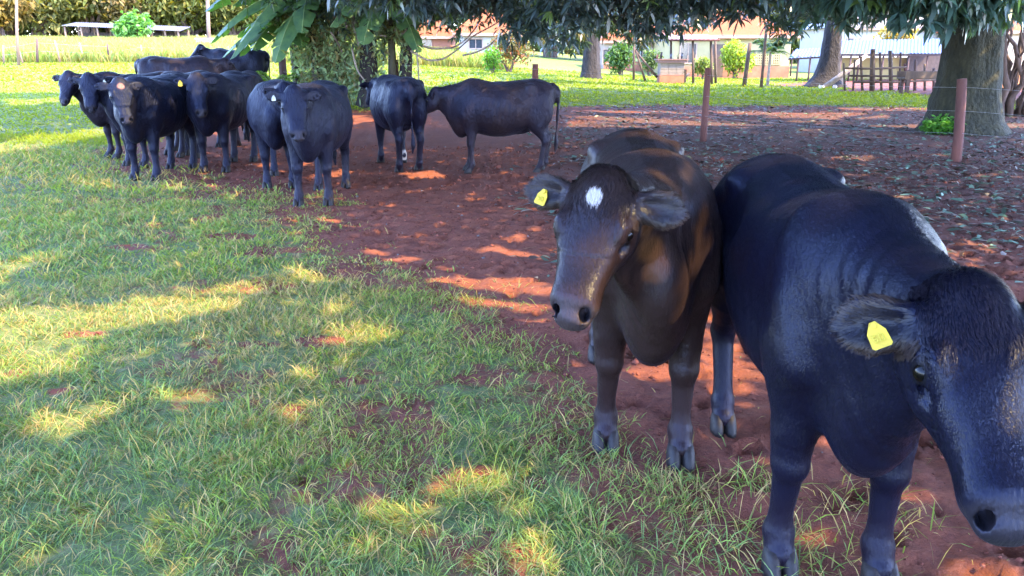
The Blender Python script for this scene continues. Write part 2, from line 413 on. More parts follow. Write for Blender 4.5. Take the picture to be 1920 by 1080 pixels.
# dry stalks lying on the soil
n = 2600; x, y = frustum_pts(n, 2, 9); s = soilness(x, y); keep = (s > .3) & (NR.random(n) < (1.2 - s) + .25); x = x[keep]; y = y[keep]; n = len(x)
P = np.stack([x, y, ground_h(x, y) + .004], -1)
tag(join([blades(P, NR.uniform(.05, .16, n), NR.uniform(.002, .0035, n), NR.uniform(1.2, 1.5, n), NR.uniform(0, 6.3, n), np.tile([.38, .28, .17], (n, 1)) * NR.uniform(.6, 1.3, (n, 1)))], 'dry_straw', grass_mat),
    'dry straw stalks lying on the red soil', 'straw', kind='stuff')
# ------------------------------------------------------------ cattle: bodies grown from a distance field
def norm(v): v = np.asarray(v, float); return v / (np.linalg.norm(v, axis=-1, keepdims=True) + 1e-12)
def smin(a, b, k):
    h = np.clip(.5 + .5 * (b - a) / k, 0, 1); return b + (a - b) * h - k * h * (1 - h)
def smooth_table(T, m=48):
    T = np.array(T, float); x = np.linspace(T[0, 0], T[-1, 0], m); R = [x]
    for c in range(1, T.shape[1]):
        y = np.interp(x, T[:, 0], T[:, c]); k = np.array([1, 2, 3, 2, 1.]) / 9
        yp = np.pad(y, 2, mode='edge'); R.append(np.convolve(yp, k, 'valid'))
    return np.stack(R, 1)
class Field:
    def __init__(s, lo, hi, h):
        s.lo = np.array(lo, float); s.h = h; s.n = np.ceil((np.array(hi) - lo) / h).astype(int) + 1
        s.D = np.full(s.n, .3, np.float32)
        s.ax = [(s.lo[i] + np.arange(s.n[i]) * h).astype(np.float32) for i in range(3)]
    def sub(s, lo, hi):
        a = np.clip(np.floor((np.array(lo) - s.lo) / s.h).astype(int), 0, s.n); b = np.clip(np.ceil((np.array(hi) - s.lo) / s.h).astype(int) + 1, 0, s.n)
        sl = tuple(slice(a[i], b[i]) for i in range(3))
        if any(b[i] <= a[i] for i in range(3)): return sl, None
        X, Y, Z = np.meshgrid(*[s.ax[i][sl[i]] for i in range(3)], indexing='ij'); return sl, (X, Y, Z)
    def chain(s, P, W, HU=None, HD=None, side=None, k=.04, n=2.0, carve=False):
        P = np.array(P, float); m = len(P); W = np.broadcast_to(np.array(W, float), (m,))
        HU = W if HU is None else np.broadcast_to(np.array(HU, float), (m,)); HD = HU if HD is None else np.broadcast_to(np.array(HD, float), (m,))
        R = max(W.max(), HU.max(), HD.max()) + k * 1.3 + 2 * s.h
        sl, G = s.sub(P.min(0) - R, P.max(0) + R)
        if G is None: return
        if side is None: side = np.tile([0, 1., 0], (m, 1))
        side = np.broadcast_to(np.array(side, float), (m, 3))
        best = None
        for i in range(m - 1):
            a, b = P[i], P[i + 1]; L = np.linalg.norm(b - a); t = (b - a) / L
            sd = norm((side[i] + side[i + 1]) / 2); sd = norm(sd - t * (sd @ t)); up = np.cross(t, sd)
            qx = G[0] - a[0]; qy = G[1] - a[1]; qz = G[2] - a[2]
            u = qx * t[0] + qy * t[1] + qz * t[2]; c = np.clip(u / L, 0, 1); ex = u - c * L
            yy = qx * sd[0] + qy * sd[1] + qz * sd[2]; zz = qx * up[0] + qy * up[1] + qz * up[2]
            w_ = W[i] + (W[i + 1] - W[i]) * c
            hu = HU[i] + (HU[i + 1] - HU[i]) * c; hd = HD[i] + (HD[i + 1] - HD[i]) * c
            hh = np.where(zz > 0, hu, hd); e = np.minimum(w_, hh)
            if n == 2: k0 = np.sqrt((yy / w_) ** 2 + (zz / hh) ** 2 + (ex / e) ** 2)
            else: k0 = np.sqrt(((np.abs(yy) / w_) ** n + (np.abs(zz) / hh) ** n) ** (2 / n) + (ex / e) ** 2)
            r = np.sqrt(yy * yy + zz * zz + ex * ex); d = r * (1 - 1 / np.maximum(k0, 1e-4)); d = np.maximum(d, -.2)
            best = d if best is None else np.minimum(best, d)
        s.put(sl, best, k, carve)
    def put(s, sl, d, k, carve=False):
        cur = s.D[sl]
        if carve: s.D[sl] = -smin(-cur, d, k)
        else: s.D[sl] = smin(cur, d.astype(np.float32), k)
    def ell(s, c, r, k=.04, M=None, carve=False):
        c = np.array(c, float); r = np.array(r, float); M = np.eye(3) if M is None else np.array(M, float)
        R = r.max() + k * 1.3 + 2 * s.h; sl, G = s.sub(c - R, c + R)
        if G is None: return
        q = [G[i] - c[i] for i in range(3)]
        p = [q[0] * M[j][0] + q[1] * M[j][1] + q[2] * M[j][2] for j in range(3)]
        k0 = np.sqrt(sum((p[j] / r[j]) ** 2 for j in range(3))); rr = np.sqrt(sum(v * v for v in p))
        s.put(sl, rr * (1 - 1 / np.maximum(k0, 1e-4)), k, carve)
    def loft(s, T, O=(0, 0, 0), M=None, k=.05, n=2.0):
        """T rows: along, centre z, half width, up, down (in frame M at O)"""
        T = smooth_table(T); O = np.array(O, float); M = np.eye(3) if M is None else np.array(M, float)
        R = T[:, 2:].max() + k * 1.3 + 2 * s.h + abs(T[:, 1]).max()
        e = np.array([O + M[0] * T[0, 0], O + M[0] * T[-1, 0]]); sl, G = s.sub(e.min(0) - R, e.max(0) + R)
        if G is None: return
        q = [G[i] - O[i] for i in range(3)]
        p = [q[0] * M[j][0] + q[1] * M[j][1] + q[2] * M[j][2] for j in range(3)]
        a = np.clip(p[0], T[0, 0], T[-1, 0]); ex = p[0] - a
        I = lambda c: np.interp(a, T[:, 0], T[:, c]).astype(np.float32)
        z = p[2] - I(1); w_ = I(2); hh = np.where(z > 0, I(3), I(4)); e = np.minimum(w_, hh)
        k0 = np.sqrt(((np.abs(p[1]) / w_) ** n + (np.abs(z) / hh) ** n) ** (2 / n) + (ex / e) ** 2)
        r = np.sqrt(p[1] ** 2 + z ** 2 + ex ** 2)
        s.put(sl, np.maximum(r * (1 - 1 / np.maximum(k0, 1e-4)), -.25), k)
def surface_nets(F, smooth=2):
    D = F.D; nx, ny, nz = D.shape; ins = D < 0
    cnt = np.zeros((nx - 1, ny - 1, nz - 1), np.int8); acc = np.zeros((nx - 1, ny - 1, nz - 1, 3), np.float32)
    for ax in range(3):
        o = [i for i in range(3) if i != ax]
        for j in (0, 1):
            for k in (0, 1):
                sa = [None] * 3; sb = [None] * 3; sa[ax] = slice(0, -1); sb[ax] = slice(1, None)
                for q, v in ((o[0], j), (o[1], k)):
                    sa[q] = sb[q] = slice(v, D.shape[q] - 1 + v)
                A = D[tuple(sa)]; B = D[tuple(sb)]; cr = (A < 0) != (B < 0)
                I = np.nonzero(cr); t = A[I] / (A[I] - B[I]); off = np.zeros((len(t), 3), np.float32)
                off[:, ax] = t; off[:, o[0]] = j; off[:, o[1]] = k
                acc[I] += off; cnt[I] += 1
    I = np.nonzero(cnt); idx = np.full(cnt.shape, -1, np.int32); idx[I] = np.arange(len(I[0]))
    V = (np.stack(I, 1) + acc[I] / cnt[I][:, None]) * F.h + F.lo
    Q = []
    for ax in range(3):
        o = [(ax + 1) % 3, (ax + 2) % 3]
        sa = [slice(1, -1)] * 3; sb = [slice(1, -1)] * 3; sa[ax] = slice(0, -1); sb[ax] = slice(1, None)
        A = ins[tuple(sa)]; B = ins[tuple(sb)]; J = np.nonzero(A != B)
        P = np.stack(J, 1); P[:, o[0]] += 1; P[:, o[1]] += 1
        def cell(u, v):
            q = P.copy(); q[:, o[0]] -= u; q[:, o[1]] -= v; return idx[q[:, 0], q[:, 1], q[:, 2]]
        q = np.stack([cell(1, 1), cell(0, 1), cell(0, 0), cell(1, 0)], 1)
        fl = ~A[J]; q[fl] = q[fl][:, ::-1]; Q.append(q)
    Q = np.concatenate(Q); Q = Q[(Q >= 0).all(1)]
    E = np.concatenate([Q[:, [0, 1]], Q[:, [1, 2]], Q[:, [2, 3]], Q[:, [3, 0]]]); n = len(V)
    deg = np.bincount(E[:, 0], minlength=n) + np.bincount(E[:, 1], minlength=n)
    for _ in range(smooth):
        S_ = np.stack([np.bincount(E[:, 0], V[E[:, 1], c], n) + np.bincount(E[:, 1], V[E[:, 0], c], n) for c in range(3)], 1) / deg[:, None]
        V = V * .45 + S_ * .55
    return V.astype(np.float32), Q
def vnormals(V, Q):
    fn = np.cross(V[Q[:, 2]] - V[Q[:, 0]], V[Q[:, 3]] - V[Q[:, 1]]); N = np.zeros_like(V)
    for c in range(4):
        for a in range(3): N[:, a] += np.bincount(Q[:, c], fn[:, a], len(V))
    return norm(N)

def cow_mat(name, sheen=.02, rough=.36, lump=.006, lsc=60, spec=.17):
    m, nt, b = new_mat(name); N = nt.nodes.new; L = nt.links.new
    a = N('ShaderNodeAttribute'); a.attribute_name = 'Col'; tc = N('ShaderNodeTexCoord')
    mp = N('ShaderNodeMapping'); mp.inputs['Scale'].default_value = (1, 2.2, .8); L(tc.outputs['Object'], mp.inputs[0])
    n1 = N('ShaderNodeTexNoise'); n1.inputs['Scale'].default_value = 4; n1.inputs['Detail'].default_value = 6; L(tc.outputs['Object'], n1.inputs[0])
    r = N('ShaderNodeValToRGB'); r.color_ramp.elements[0].position = .3; r.color_ramp.elements[1].position = .7
    r.color_ramp.elements[0].color = (.65, .65, .68, 1); r.color_ramp.elements[1].color = (1.35, 1.22, 1.15, 1); L(n1.outputs['Fac'], r.inputs[0])
    mx = N('ShaderNodeMix'); mx.data_type = 'RGBA'; mx.blend_type = 'MULTIPLY'; mx.inputs[0].default_value = 1
    L(a.outputs['Color'], mx.inputs[6]); L(r.outputs[0], mx.inputs[7]); L(mx.outputs[2], b.inputs['Base Color'])
    n2 = N('ShaderNodeTexNoise'); n2.inputs['Scale'].default_value = lsc; n2.inputs['Detail'].default_value = 4; L(mp.outputs[0], n2.inputs[0])
    bp = N('ShaderNodeBump'); bp.inputs['Strength'].default_value = .5; bp.inputs['Distance'].default_value = lump
    L(n2.outputs['Fac'], bp.inputs['Height']); L(bp.outputs[0], b.inputs['Normal'])
    rr = N('ShaderNodeMapRange'); rr.inputs[3].default_value = rough - .08; rr.inputs[4].default_value = rough + .2; L(n1.outputs['Fac'], rr.inputs[0]); L(rr.outputs[0], b.inputs['Roughness'])
    setin(b, 'Specular IOR Level', spec); setin(b, 'Specular Tint', (.62, .70, 1, 1)); setin(b, 'Sheen Weight', sheen); setin(b, 'Sheen Roughness', .35); setin(b, 'Sheen Tint', (.55, .62, 1, 1))  # bluish tints put skylight into the coat's reflections and sheen
    return m
COAT = cow_mat('coat'); COAT_FAR = cow_mat('rough_coat', .03, .50, .03, 22, .24)
EYE = mat('eye', (.0015, .001, .001), .22, var=0, spec=.2)
HOOF = mat('hoof', (.009, .006, .0055), .6, var=.4, scale=30, bump=.3)
TAG = mat('ear_tag_yellow', (.36, .25, .006), .5, var=.22, scale=40)
TAGW = mat('ear_tag_white', (.30, .30, .26), .45, var=.06, scale=12)
INK = mat('tag_ink', (.35, .27, .02), .6, var=.1)

def head_frame(yaw, pitch, roll=0):
    f = np.array([math.cos(pitch) * math.cos(yaw), math.cos(pitch) * math.sin(yaw), -math.sin(pitch)])
    s = np.array([-math.sin(yaw), math.cos(yaw), 0.]); u = np.cross(f, s)
    c, n = math.cos(roll), math.sin(roll); return f, s * c + u * n, u * c - s * n

BLACK_SKYLIT = np.array([.0020, .0028, .0095]); BROWN = np.array([.016, .0092, .0078])  # the black coat carries the blue of skylight in its base colour
def build_cow(name, label, cat, group, foot, heading, scale, poll, hyaw, hpitch, hroll=0, vox=.024, legs=(0, 0, 0, 0), legy=(0, 0, 0, 0), brown=.15, patch=None, muzzle=.12, tagL=None, tagR=None,
              earL=(0, 0), earR=(0, 0), fur=0, fat=1.0, dust=.6, pollcol=None, sock=False, tail=True, squint=0, dewlap=1.0, headscale=1.1, sx=1.0, earw=1.0, earl=.82, al=.82, cover=None):
    """foot: ground point midway between the forefeet. poll: top of the head in the body frame (x forward, y left)."""
    if DEV: vox = max(vox, .016)
    hd = math.radians
    f, s_, u = head_frame(hd(hyaw), hd(hpitch), hd(hroll)); M = np.array([f, s_, u]); P = np.array(poll, float)
    hs = headscale
    AL = al; H = lambda a, y, z: P + (f * a * AL + s_ * y + u * z) * hs
    allp = np.array([P, H(.55, 0, 0), [0.9, 0, 1], [-.95, 0, 1]])
    lo = np.array([min(-1.0, allp[:, 0].min() - .3), min(-.42, allp[:, 1].min() - .34), -.02]); hi = np.array([allp[:, 0].max() + .3, max(.42, allp[:, 1].max() + .34), max(1.42, P[2] + .2)])
    lo[2] = min(lo[2], H(.55, 0, -.2)[2] - .1)
    F = Field(lo, hi, vox); kf = max(1, vox / .012)
    fw = fat
    F.loft([(-.90, 1.10, .05, .07, .10), (-.86, 1.10, .15, .11, .16), (-.78, 1.04, .225, .21, .25), (-.66, 1.00, .262, .285, .30), (-.50, .97, .275 * fw, .325, .33), (-.32, .93, .295 * fw, .34, .385), (-.08, .90, .325 * fw, .35, .40),
            (.14, .90, .32 * fw, .355, .40), (.32, .92, .285 * fw, .365, .385), (.46, .93, .25 * fw, .365, .37), (.60, .93, .21 * fw, .31, .34), (.72, .90, .15 * fw, .24, .27), (.80, .86, .09, .13, .16)], k=.03, n=2.15)
    for sg in (1, -1):
        F.ell((.44, .165 * sg, .90), (.15, .085, .27), .09)                # shoulder
        F.chain([(.34, .13 * sg, 1.20), (.46, .20 * sg, .98), (.56, .20 * sg, .80)], [.05, .06, .055], k=.07)   # scapula ridge, point of shoulder
        F.ell((-.66, .165 * sg, .88), (.20, .115, .27), .09)               # thigh
        F.ell((-.50, .215 * sg * fw, 1.19), (.055, .04, .04), .08)         # hook bone
        F.ell((-.84, .10 * sg, 1.15), (.05, .035, .04), .05)               # pin bone
        F.ell((-.30, .315 * sg * fw, 1.09), (.12, .05, .08), .10, carve=True)       # hunger hollow
    F.ell((.63, 0, .65), (.14, .115, .17), .09); F.ell((.71, 0, .72), (.09, .085, .14), .08)                            # brisket
    F.ell((-.36, 0, .60), (.16, .10, .06), .06)                            # flank / udder line
    # neck
    N0 = np.array([.40, 0, 1.02]); H1 = H(.015, 0, -.075); dirn = norm(np.array([.95, .10 * np.sign(P[1]) if abs(P[1]) > .05 else 0, .15]))
    Cc = N0 + dirn * np.linalg.norm(H1 - N0) * .5; ts = np.linspace(0, 1, 20)
    NP = np.array([(1 - t) ** 2 * N0 + 2 * t * (1 - t) * Cc + t * t * H1 for t in ts])
    sd = np.array([norm((1 - t) * np.array([0, 1., 0]) + t * s_) for t in ts])
    F.chain(NP, np.interp(ts, [0, .35, .75, 1], [.215, .165, .115, .092]), np.interp(ts, [0, .4, 1], [.26, .19, .09]), np.interp(ts, [0, .3, .7, 1], [.33, .28, .20, .14]), sd, k=.07)
    # dewlap from throat to brisket
    T0 = H(.10, 0, -.20); B0 = np.array([.70, 0, .63]); tq = [.92, .72, .5, .3, .12]; dl = [T0]
    for t in tq:
        p_ = (1 - t) ** 2 * N0 + 2 * t * (1 - t) * Cc + t * t * H1; tn = norm(2 * (1 - t) * (Cc - N0) + 2 * t * (H1 - Cc)); sv = norm((1 - t) * np.array([0, 1., 0]) + t * s_); dl.append(p_ - norm(np.cross(tn, sv)) * np.interp(t, [0, .3, .7, 1], [.30, .26, .18, .125]) * (.92 + .12 * dewlap))
    F.chain(dl, [.03, .03, .035, .04, .045, .055], [.05, .06, .08, .09, .10, .10], [.025, .03, .035, .04, .045, .05], k=.06)
    # legs
    hoofs = []
    for i, (sg, fr) in enumerate(((1, 1), (-1, 1), (1, 0), (-1, 0))):
        dx = legs[i]; dy = legy[i] + (.155 if fr else .15) * sg
        if fr:
            x0 = .46; F.chain([(.43, .165 * sg, .80), (x0 + dx * .25, .15 * sg + (dy - .15 * sg) * .3, .60), (x0 + dx * .55 + .01, .15 * sg + (dy - .15 * sg) * .6, .43)], [.110, .084, .062], [.14, .095, .066], k=.06)
            kx = x0 + dx * .55 + .012; ky = .15 * sg + (dy - .15 * sg) * .6
            F.ell((kx + .010, ky, .405), (.060, .060, .062), .015); F.ell((kx - .035, ky, .385), (.025, .03, .035), .015)
            F.chain([(kx, ky, .40), (x0 + dx * .85, dy * .9 + ky * .1, .22), (x0 + dx, dy, .135)], [.052, .040, .045], [.050, .042, .048], k=.02)
            F.ell((x0 + dx, dy, .13), (.053, .050, .046), .02)
            F.chain([(x0 + dx, dy, .12), (x0 + dx + .035, dy, .065)], [.047, .053], k=.02)
            hoofs.append((x0 + dx + .05, dy))
        else:
            x0 = -.68; kx = -.765 + dx * .6; ky = .155 * sg + (dy - .15 * sg) * .6
            F.chain([(-.56, .17 * sg, .80), (-.62 + dx * .25, .165 * sg, .66), (kx + .05, ky, .53), (kx + .01, ky, .46)], [.115, .092, .062, .052], [.165, .13, .074, .062], k=.07)
            F.chain([(kx - .045, ky, .52), (kx - .02, ky, .46)], [.024, .036], k=.03)
            F.ell((kx, ky, .455), (.064, .052, .068), .02)
            F.chain([(kx + .004, ky, .44), (x0 - .04 + dx * .9, dy * .8 + ky * .2, .24), (x0 - .02 + dx, dy, .135)], [.050, .044, .047], [.060, .048, .050], k=.025)
            F.ell((x0 - .02 + dx, dy, .13), (.054, .050, .046), .02)
            F.chain([(x0 - .02 + dx, dy, .12), (x0 + .02 + dx, dy, .065)], [.047, .053], k=.02)
            hoofs.append((x0 + .03 + dx, dy))
    for (hx, hy) in hoofs:
        for q in (-1, 1): F.ell((hx - .095, hy + q * .024, .115), (.016, .013, .020), .012)
    # tail
    if tail:
        F.chain([(-.86, 0, 1.21), (-.93, 0, 1.16), (-.955, .01, 1.0), (-.945, .02, .75), (-.925, .0, .52)], [.038, .034, .026, .020, .016], k=.03)
        F.chain([(-.925, 0, .54), (-.93, .0, .40), (-.91, .01, .26)], [.022, .040, .012], k=.02)
    # head
    HT = [(-.045, -.075, .05, .045, .05), (-.015, -.07, .085, .075, .095), (.05, -.06, .112, .078, .14), (.12, -.062, .118, .070, .150), (.18, -.066, .113, .062, .142), (.245, -.07, .097, .056, .120),
            (.32, -.076, .082, .052, .092), (.39, -.08, .076, .050, .074), (.44, -.083, .077, .053, .066), (.475, -.088, .075, .050, .058), (.50, -.094, .055, .034, .038)]
    F.loft([(hs * AL * r[0],) + tuple(hs * v for v in r[1:]) for r in HT], O=P, M=M, k=.04, n=2.3)
    F.ell(H(-.02, 0, -.02), np.array((.05, .06, .045)) * hs, .05, M)                          # poll
    F.ell(H(.43, 0, -.155), np.array((.045, .042, .02)) * hs, .02, M)                         # chin
    er = {}
    for sg, ea in ((1, earL), (-1, earR)):
        F.ell(H(.13, .075 * sg, -.12), np.array((.085, .035, .075)) * hs, .04, M)             # cheek
        F.ell(H(.165, .088 * sg, -.045), np.array((.042, .026, .034)) * hs, .025, M)          # orbit
        F.chain([H(.13, .086 * sg, -.010), H(.165, .098 * sg, -.014), H(.20, .088 * sg, -.028)], [.013, .015, .010], k=.018)   # brow
        F.chain([H(.235, .070 * sg, -.055), H(.31, .052 * sg, -.045)], [.012, .010], k=.02)
        F.ell(H(.21, .095 * sg, -.075), np.array((.03, .012, .018)) * hs, .02, M, carve=True)
        F.ell(H(.478, .040 * sg, -.083), np.array((.036, .019, .024)) * hs, .006, M, carve=True)   # nostril
        F.chain([H(.455, .038 * sg, -.070), H(.475, .058 * sg, -.083), H(.49, .045 * sg, -.098)], [.008, .009, .008], k=.012)
        F.chain([H(.36, .062 * sg, -.128), H(.42, .063 * sg, -.132), H(.47, .045 * sg, -.130)], [.006, .006, .006], k=.007, carve=True)
        # ear
        dz, fw_ = ea; ed = norm(s_ * sg * 1.0 + u * (-.18 + dz) + f * (-.12 + fw_)); en = norm(f * .40 + u * .85 + s_ * sg * .15); en = norm(en - ed * (en @ ed)); ew = np.cross(ed, en)
        E0 = H(.035, .098 * sg, -.045); er[sg] = (E0, ed, en, ew)
        t_ = max(.011, vox * .75)
        F.chain([E0 - ed * .03, E0 + ed * .02, E0 + ed * .065 * earl, E0 + ed * .125 * earl, E0 + ed * .175 * earl, E0 + ed * .205 * earl], np.array([.030, .038, .054, .060, .046, .018]) * hs * earw, np.maximum(np.array([.028, .028, .020, .014, .012, .010]), t_), side=ew, k=.02)
        F.chain([E0 + ed * .035 + en * .033, E0 + ed * .11 * earl + en * .030, E0 + ed * .165 * earl + en * .024], np.array([.018, .042, .022]) * hs * earw, [.026, .024, .016], side=ew, k=.010, carve=True)
    V, Q = surface_nets(F, 2 if vox > .015 else 3)
    Nn = vnormals(V, Q)
    if fur:     # slack hide: folds on neck and brisket, ribs, small unevenness
        neck = sstep(.40, .62, V[:, 0]) * sstep(.45, .6, V[:, 2]) * (np.linalg.norm(V - P, axis=1) > .25)
        rib = sstep(.34, .2, V[:, 0]) * sstep(-.35, -.2, V[:, 0]) * sstep(1.15, 1.0, V[:, 2]) * sstep(.6, .75, V[:, 2])
        dsp = neck * -.016 * (np.abs(fbm((V[:, 0] * 1.3 + V[:, 2] * .55) * 11, (V[:, 2] * .8 - V[:, 0] * .5 + V[:, 1]) * 3, 3, 5) - .5)) + rib * .0008 * np.sin(V[:, 0] * 75 + V[:, 2] * 9) + .014 * (fbm(V[:, 0] * 7 + V[:, 1] * 3, V[:, 2] * 7 - V[:, 1] * 4, 3, 2) - .5) * (V[:, 2] > .5)
        V = (V + Nn * dsp[:, None]).astype(np.float32); Nn = vnormals(V, Q)
    else:
        rib = sstep(.34, .2, V[:, 0]) * sstep(-.35, -.2, V[:, 0]) * sstep(1.15, 1.0, V[:, 2]) * sstep(.6, .75, V[:, 2])
        dsp = .034 * (fbm(V[:, 0] * 5 + V[:, 1] * 3 + foot[0] * 3, V[:, 2] * 5 - V[:, 1] * 4, 3, 2) - .5) * sstep(.5, .65, V[:, 2]) * (np.linalg.norm(V - P, axis=1) > .3) + rib * .003 * np.sin(V[:, 0] * 70 + V[:, 2] * 9)
        V = (V + Nn * dsp[:, None]).astype(np.float32); Nn = vnormals(V, Q)
    # ---- colours of the hide, some with sunlight and skylight painted in
    hp = (V - P) @ M.T / hs; hp[:, 0] /= AL; a, y, z = hp[:, 0], hp[:, 1], hp[:, 2]
    inhead = (a > -.08) & (a < .56) & (np.abs(y) < .32) & (z > -.26) & (z < .1)
    n3 = fbm(V[:, 0] * 9 + V[:, 2] * 5, V[:, 1] * 9 - V[:, 2] * 7, 4, 3)
    n4 = fbm(V[:, 0] * 3 + 5, V[:, 2] * 3 + V[:, 1], 3, 8)
    col = BLACK_SKYLIT + (BROWN - BLACK_SKYLIT) * np.clip(brown * (.4 + 1.6 * n4), 0, 1)[:, None]
    def blend(c, m): 
        nonlocal col; col = col * (1 - m[:, None]) + np.array(c) * m[:, None]
    if dust: blend((.011, .0060, .0058), dust * sstep(.36, .06, V[:, 2] + (n3 - .5) * .25) * .85)
    if dust: blend((.008, .005, .0055), .35 * dust * sstep(.75, .3, V[:, 2] + (n3 - .5) * .3))
    blend((.022, .019, .020), min(1, muzzle * 5) * inhead * sstep(.448, .475, a + (n3 - .5) * .03) * sstep(-.125, -.10, z))
    for sg in (1, -1): blend((.002, .002, .003), inhead * sstep(1.15, .8, np.sqrt(((a - .485) / .028) ** 2 + ((y - sg * .041) / .019) ** 2 + ((z + .084) / .024) ** 2)))
    for sg in (1, -1): blend((.003, .003, .004), .8 * inhead * sstep(1.2, .8, np.sqrt(((a - .172) / .032) ** 2 + ((z + .052) / .022) ** 2)) * (y * sg > .06))
    if pollcol is not None: blend(pollcol, inhead * sstep(.12, .0, a + (n3 - .5) * .1) * sstep(-.08, -.02, z) * (np.abs(y) < .11) * .8)
    if patch:
        pa, py_, ra, ry, pc = patch; q = np.hypot((a - pa) / ra, (y - py_) / ry) + (n3 - .5) * .9
        blend(pc, inhead * sstep(1.1, .85, q) * (z > -.06))
    if fur or True:
        for sg in (1, -1):
            E0, ed, en, ew = er[sg]; e = V - E0; al = e @ ed; nn = e @ en
            blend((.010, .009, .011), (al > .03) * (al < .19) * sstep(.0, .01, nn) * (np.abs(e @ ew) < .05) * .7)
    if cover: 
        for (cx, cy, cz, r, c_, am) in cover:  # tan patches that paint sunlight onto the coat
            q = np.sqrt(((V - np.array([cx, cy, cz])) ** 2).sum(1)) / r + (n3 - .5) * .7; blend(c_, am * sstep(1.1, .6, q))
    if sock: blend((.30, .28, .26), (V[:, 0] > .3) * (V[:, 1] < 0) * sstep(.21, .17, V[:, 2] + (n3 - .5) * .05) * (V[:, 2] > .05) * .9)
    c = math.cos(hd(heading)); sn = math.sin(hd(heading))
    R2 = np.array([[c, -sn], [sn, c]]); org = np.array(foot[:2]) - R2 @ np.array([.48 * scale * sx, 0])
    gz = float(terrain(org[0], org[1]))
    root = empty(name, (org[0], org[1], gz), hd(heading), label, cat, group); root.scale = (scale * sx, scale, scale)
    body = mesh_np('body', V, Q, COAT if fur else COAT_FAR, col, root, smooth=True)
    # eyes
    for sg in (1, -1):
        if vox < .02 or DEV or True:
            eb = MB(); cen = H(.170, .103 * sg, -.050); rr = .0200 * hs; vs = []; fs = []
            for i in range(9):
                for j in range(12):
                    th = PI * i / 8; ph = 2 * PI * j / 12
                    vs.append(cen + rr * (np.array([math.sin(th) * math.cos(ph), math.sin(th) * math.sin(ph), math.cos(th)])))
            for i in range(8):
                for j in range(12): fs.append((i * 12 + j, (i + 1) * 12 + j, (i + 1) * 12 + (j + 1) % 12, i * 12 + (j + 1) % 12))
            eb.add(vs, fs); eb.build('eye', EYE, root, True)
    # hooves: two claws each
    for (hx, hy) in hoofs:
        hb = MB()
        for q in (-1, 1):
            vs = []; fs = []; n = 10
            for k, (zz, rx, ry, ox) in enumerate(((.0, .064, .031, .012), (.02, .062, .031, .010), (.055, .052, .029, -.004), (.085, .036, .022, -.014))):
                for j in range(n):
                    an = 2 * PI * j / n; vs.append((hx + ox + rx * math.cos(an) * (1.15 if math.cos(an) > 0 else .85), hy + q * .029 + ry * math.sin(an), zz + .002))
            for k in range(3):
                for j in range(n): fs.append((k * n + j, k * n + (j + 1) % n, (k + 1) * n + (j + 1) % n, (k + 1) * n + j))
            fs.append(tuple(range(n))[::-1]); fs.append(tuple(3 * n + j for j in range(n))); hb.add(vs, fs)
        hb.build('hoof', HOOF, root, True)
    # ear tags
    for sg, tg in ((1, tagL), (-1, tagR)):
        if tg is None: continue
        E0, ed, en, ew = er[sg]; sz, colr, ang = tg; m_ = TAG if colr == 'y' else TAGW
        cen = E0 + ed * .105 * earl + en * .020
        dn = norm(ew * (-1 if ew[2] > 0 else 1) * math.cos(ang) + ed * math.sin(ang)); ac = np.cross(dn, en)
        out = [(-.008, .010), (.008, .010), (.014, .0), (.026, -.020), (.028, -.060), (.022, -.066), (-.022, -.066), (-.028, -.060), (-.026, -.020), (-.014, 0)]
        sc = sz / .028; vs = []
        for th in (0, .004):
            for (p_, q_) in out: vs.append(cen + ac * p_ * sc - dn * q_ * sc + en * (th + .01 * (-q_ / .066) * .6))
        n = len(out); fs = [tuple(range(n)), tuple(range(n, 2 * n))[::-1]] + [(i, i + n, (i + 1) % n + n, (i + 1) % n) for i in range(n)]
        t_o = MB().add(vs, fs).build('ear_tag', m_, root)
        st = MB().tube([cen - en * .012, cen + en * .010], [.006, .007], 8)
        st.build('tag_button', m_, t_o)
        if fur and colr == 'y':
            ib = MB()
            o0 = cen + en * (.0085 + .005)
            for (x0, y0, x1, y1) in ((-.012, -.028, -.012, -.046), (-.012, -.028, -.002, -.028), (-.012, -.046, -.002, -.046), (-.002, -.028, -.002, -.046), (.006, -.028, .015, -.028), (.015, -.028, .015, -.037), (.015, -.037, .006, -.037), (.006, -.037, .006, -.046), (.006, -.046, .015, -.046)):
                p0 = o0 + ac * x0 * sc + dn * -y0 * sc; p1 = o0 + ac * x1 * sc + dn * -y1 * sc
                ib.tube([p0, p1], [.0014, .0014], 5)
            ib.build('tag_number', INK, t_o)
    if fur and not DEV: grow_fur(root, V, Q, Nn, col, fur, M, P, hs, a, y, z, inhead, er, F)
    elif fur == -1: pass
    return root

